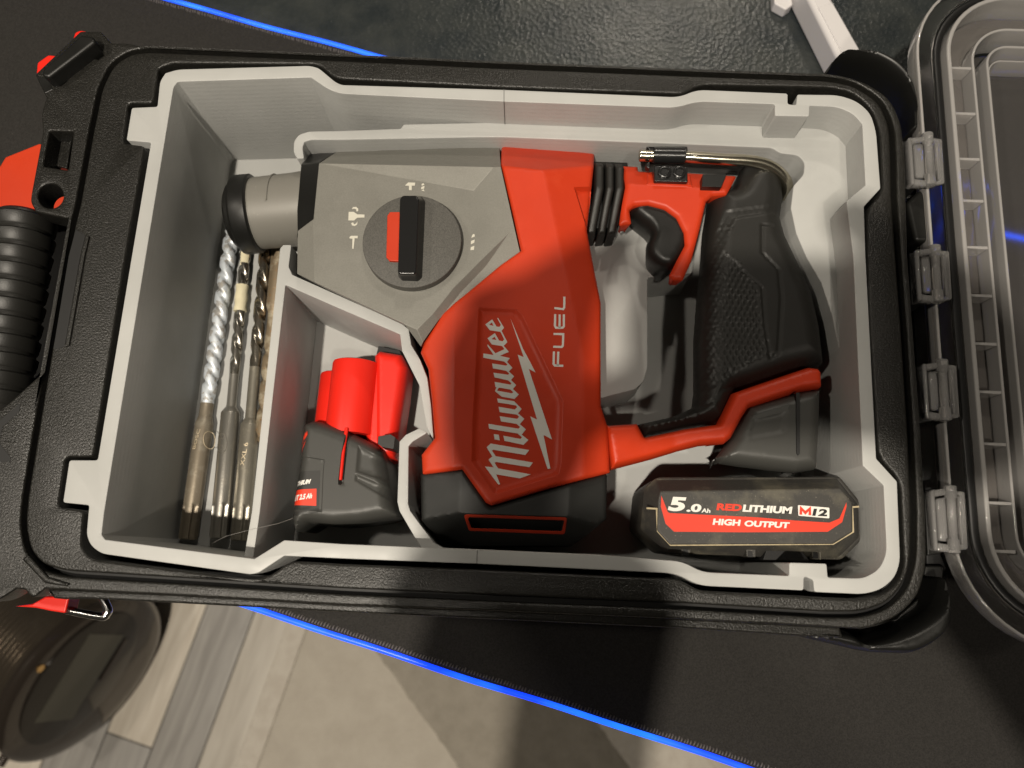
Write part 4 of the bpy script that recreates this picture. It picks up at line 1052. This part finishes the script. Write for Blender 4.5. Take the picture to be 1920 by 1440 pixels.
# ================================================================== drill bits
def bit_mat(nm, c, dirt, metal=.8, rough=.35): return M(nm, c, rough, metal=metal, dirt=dirt, bump=[('noise', 900, .3, .2)])
B1F = bit_mat('plaster_dusted_flute', (.40, .39, .37), [(150, .42, (.66, .71, .76), .06), (420, .6, (.45, .40, .32), .06)], .45, .5)
B1S = bit_mat('tan_worn_shank', (.24, .205, .155), [(110, .5, (.33, .30, .24), .15), (700, .66, (.30, .16, .07), .06)], .55, .45)
B2F = bit_mat('grey_steel_flute', (.36, .34, .30), [(200, .6, (.22, .18, .12), .1)], .95, .26)
B2S = bit_mat('grey_steel_shank', (.36, .345, .31), [(120, .58, (.46, .43, .37), .12), (600, .68, (.28, .18, .1), .05)], .85, .34)
B3F = bit_mat('bronze_steel_flute', (.33, .30, .25), [(110, .55, (.40, .26, .14), .1)], .95, .24)
B3S = bit_mat('brassy_shank', (.29, .27, .225), [(130, .55, (.40, .365, .29), .14)], .7, .36)
B4 = bit_mat('rusty_brown_steel', (.22, .17, .11), [(130, .5, (.38, .33, .24), .1), (500, .6, (.28, .14, .05), .06)], .35, .55)
CREAM = M('cream_paint', (.72, .66, .46), .7, bump=[('noise', 500, .4, .3)])
def bit(label, fl, sh, A, B_, segs, rf, turns, fm, sm, phase=0.0, rs=5.0, extra=None):
    """A: tip, B_: shank end; segs = fractions (flute end, shank start)"""
    A, B_ = Vector(A), Vector(B_); ax_ = (B_ - A); L = ax_.length; ax_.normalize()
    u_ = ax_.cross(Vector((0, 0, 1))).normalized(); w_ = u_.cross(ax_)
    t = thing('drill_bit', label, 'drill bit', tuple(B_), 'masonry drill bits in the narrow compartment')
    def ring(s, f, n=28): return [tuple(A + ax_ * s + (u_ * math.cos(2 * math.pi * k / n) + w_ * math.sin(2 * math.pi * k / n)) * f(2 * math.pi * k / n)) for k in range(n)]
    rr = []; fe = segs[0] * L; N = 110
    for i in range(N + 1):
        s = fe * i / N; ph = phase + s / (L / turns) * math.pi * 2
        grow = min(1, .35 + s / 4); 
        k_ = min(1, max(0, (fe - s) / 12))
        def f(a, ph=ph, grow=grow, k_=k_):
            c = abs(math.cos(a - ph)) 
            base_ = .66 + .34 * min(1, max(0, (c - .35) / .35))
            return rf * grow * (base_ * k_ + (1 - k_) * .86)
        rr.append(ring(s, f))
    rings('flute', rr, fm, t, ang=48)
    ss = segs[1] * L
    rr = [ring(fe, lambda a: rf * .86), ring(ss - 3.5, lambda a: rf * .86), ring(ss - 2.8, lambda a: rf * .9)]
    rings('neck', rr, sm if sh else fm, t, ang=50)
    g0 = L - 19
    def sd(a, depth):
        v = rs
        for c, wdt, k in ((math.pi * .72, .30, 1.0), (math.pi * .30, .24, .8), (-math.pi * .5, .5, 1)):
            dl = abs((a - c + math.pi) % (2 * math.pi) - math.pi)
            v -= depth * k * max(0, 1 - (dl / wdt) ** 4) if dl < wdt else 0
        return v
    rr = [ring(ss - 3, lambda a: rf * .9, 48), ring(ss, lambda a: rs * .96, 48), ring(ss + .6, lambda a: rs, 48), ring(g0, lambda a: rs, 48), ring(g0 + 1.2, lambda a: sd(a, .8), 48), ring(g0 + 2.5, lambda a: sd(a, 1.5), 48), ring(L - 2, lambda a: sd(a, 1.5), 48), ring(L - .6, lambda a: sd(a, 1.5) * .96, 48), ring(L, lambda a: sd(a, 1.5) * .8, 48)]
    rings('shank', rr, sm, t, ang=40)
    return t, A, ax_, L, u_, w_
ZB = -72.0
b1 = bit('leftmost drill bit, blue-white dusted flute and tan shank', 1, 1, P3(436, 428, ZB), P3(352, 1012, ZB), (.585, .645), 4.1, 8.2, B1F, B1S, .6, 4.8)
b2 = bit('drill bit with a patch of cream paint on its flute and grey shank', 1, 1, P3(464, 432, ZB), P3(411, 1010, ZB), (.49, .612), 3.0, 6.5, B2F, B2S, .2)
b3 = bit('shiny bronze drill bit next to the divider, with clean brassy shank', 1, 1, P3(500, 440, ZB), P3(450, 1014, ZB), (.455, .64), 3.4, 5.2, B3F, B3S, 1.2)
b4 = bit('rusty brown drill bit half hidden behind the divider wall', 1, 1, P3(491, 830, ZB), P3(530, 430, ZB), (.52, .62), 4.0, 4.0, B4, B4, .4, 4.9)
# cream paint sleeve and raised maker's marks
t, A, ax_, L, u_, w_ = b2
def at_s(py):
    s0, s1 = 0.0, L
    for _ in range(40):
        m = (s0 + s1) / 2; q = A + ax_ * m
        d = RMn.T @ (np.array(q) - CAMPOS); yy = 720 - F_PX * d[1] / -d[2]
        if yy < py: s0 = m
        else: s1 = m
    return s0
sa, sb_ = at_s(535), at_s(584)
rr = []
for i in range(9):
    s = sa + (sb_ - sa) * i / 8
    rr.append([tuple(A + ax_ * s + (u_ * math.cos(a) + w_ * math.sin(a)) * (3.35 + .25 * math.sin(a * 2 + s * .8) + .15 * math.sin(7 * a + s))) for a in [2 * math.pi * k / 24 for k in range(24)]])
rings('paint_patch', rr, CREAM, t, ang=60)
sa, sb_ = at_s(472), at_s(500)
rr = []
for i in range(6):
    s = sa + (sb_ - sa) * i / 5
    rr.append([tuple(A + ax_ * s + (u_ * math.cos(a) + w_ * math.sin(a)) * (3.3 - .25 * i * .3)) for a in [math.pi * (.35 + .5 * k / 10) for k in range(11)]])
rings('paint_patch', rr, CREAM, t, cap=False, closed=False, ang=60)
def shank_text(tup, body, quad, m, up=.12, bold=.0):
    t, A, ax_, L, u_, w_ = tup
    def zf(x, y):
        q = Vector((x, y, A.z)) - A; off = (q - ax_ * q.dot(ax_)).length
        return A.z + math.sqrt(max(.3, 25 - min(off, 4.95) ** 2)) + up
    text('stamped_mark', body, quad, ZB + 4.6, zf, m, t, bold, 0, .05)
STAMP1 = M('worn_stamp', (.62, .52, .36), .5, metal=.4)
STAMP2 = M('dark_stamp', (.16, .15, .13), .5, metal=.5)
shank_text(b1, 'BOSC', [(366.5, 842), (376.5, 805), (370.5, 805), (360.5, 842)][::1], STAMP1)
shank_text(b2, '6 6', [(420, 846), (424, 812), (409, 812), (404, 846)], STAMP2)
shank_text(b3, 'XXL 6', [(458, 873), (466, 830), (458, 830), (450, 873)], STAMP1)
def shank_ring(tup, cpx, rx, ry, m):
    t, A, ax_, L, u_, w_ = tup; pts = []
    for k in range(25):
        a = 2 * math.pi * k / 24; x, y = P(cpx[0] + rx * math.cos(a), cpx[1] + ry * math.sin(a), ZB + 4.6)
        q = Vector((x, y, A.z)) - A; off = (q - ax_ * q.dot(ax_)).length
        pts.append((x, y, A.z + math.sqrt(max(.3, 25 - min(off, 4.95) ** 2)) + .02))
    tube('stamped_ring', pts, .18, m, t, 6)
shank_ring(b1, (389.5, 824), 8.5, 16, STAMP1); shank_ring(b2, (415, 830), 11, 20, STAMP2)
# stray hair of plastic
o = tube('stray_filament', [P3(397, 1030, -20), P3(398, 1019, -18), P3(410, 1012, -16), P3(425, 1005, -15.5), P3(470, 993, -17), P3(520, 982, -17.5), P3(549, 972, -19)], .06, M('clear_hair', (.22, .21, .19), .4), None, 5)
tag(o, 'thin pale plastic hair strung across the divider near the drill bit shanks', 'filament')

# ================================================================== person holding the phone that took the picture (out of frame, casts the shadow)
PH = M('phone_glass', (.01, .01, .012), .2); SKIN = M('skin', (.42, .24, .16), .5); SLEEVE = M('dark_sleeve', (.03, .032, .04), .9)
zq = 404.0
ph = prism('phone', rnd([(150, -57), (268, -52), (268, 9), (150, 6)], 7), zq, zq + 8.5, PH, None, 1.5, 3)
tag(ph, 'dark phone held above the case, known only by its shadow on the drill', 'phone')
def limb(name, verts, edges, radii, material, parent):
    me = bpy.data.meshes.new(name); me.from_pydata([Vector(v) * .001 for v in verts], edges, []); me.update()
    o = bpy.data.objects.new(name, me); C.objects.link(o)
    o.modifiers.new('s', 'SKIN')
    for i, r in enumerate(radii): me.skin_vertices[0].data[i].radius = (r * .001, r * .001)
    me.skin_vertices[0].data[0].use_root = True
    su = o.modifiers.new('u', 'SUBSURF'); su.levels = 2; su.render_levels = 2
    me.materials.append(material)
    if parent: o.parent = parent; o.matrix_parent_inverse = PINV[parent.name]
    return o
pers = thing('person', 'person in dark sleeves holding the phone above the case, seen only as shadow', 'person', (120, -420, 300))
def arm(sg, wx, wy, ex, ey, edge_x):
    z = zq + 6
    V = [(wx, wy, z + 6), (wx + (edge_x - wx) * .25, wy + 38, z + 6), (wx + (edge_x - wx) * .4, wy + 62, z + 5)]
    E_ = [(0, 1), (1, 2)]; Rr = [24, 29, 26]
    base = 2
    for k in range(4):                                   # fingers over the back of the phone, tips curled below its edge
        i = len(V); fx = wx + (edge_x - wx) * .4 + sg * (-14 + 10 * k) * -1; fy = wy + 62
        V += [(fx + sg * 6, fy + 16 - 3 * k, z + 9), (fx + sg * 16, fy + 30 - 6 * k, z + 8), (fx + sg * 22, fy + 38 - 8 * k, z + 2)]
        E_ += [(base, i), (i, i + 1), (i + 1, i + 2)]; Rr += [9, 8.5, 7.5]
    i = len(V)                                           # thumb along the lower edge
    V += [(wx + sg * 20, wy + 34, z - 2), (wx + sg * 40, wy + 46, z - 6), (wx + sg * 54, wy + 52, z - 5)]
    E_ += [(1, i), (i, i + 1), (i + 1, i + 2)]; Rr += [11, 10, 8.5]
    limb('hand', V, E_, Rr, SKIN, pers)
    limb('sleeve', [(wx + (18 if sg > 0 else 0), wy + (6 if sg > 0 else -4), z + 6), (wx + (ex - wx) * .3, wy + (ey - wy) * .3, z), (ex, ey, z - 60)], [(0, 1), (1, 2)], ([50, 50, 56] if sg > 0 else [34, 40, 52]), SLEEVE, pers)
arm(1, 114, -86, 96, -420, 112)
arm(-1, 262, -74, 470, -330, 252)
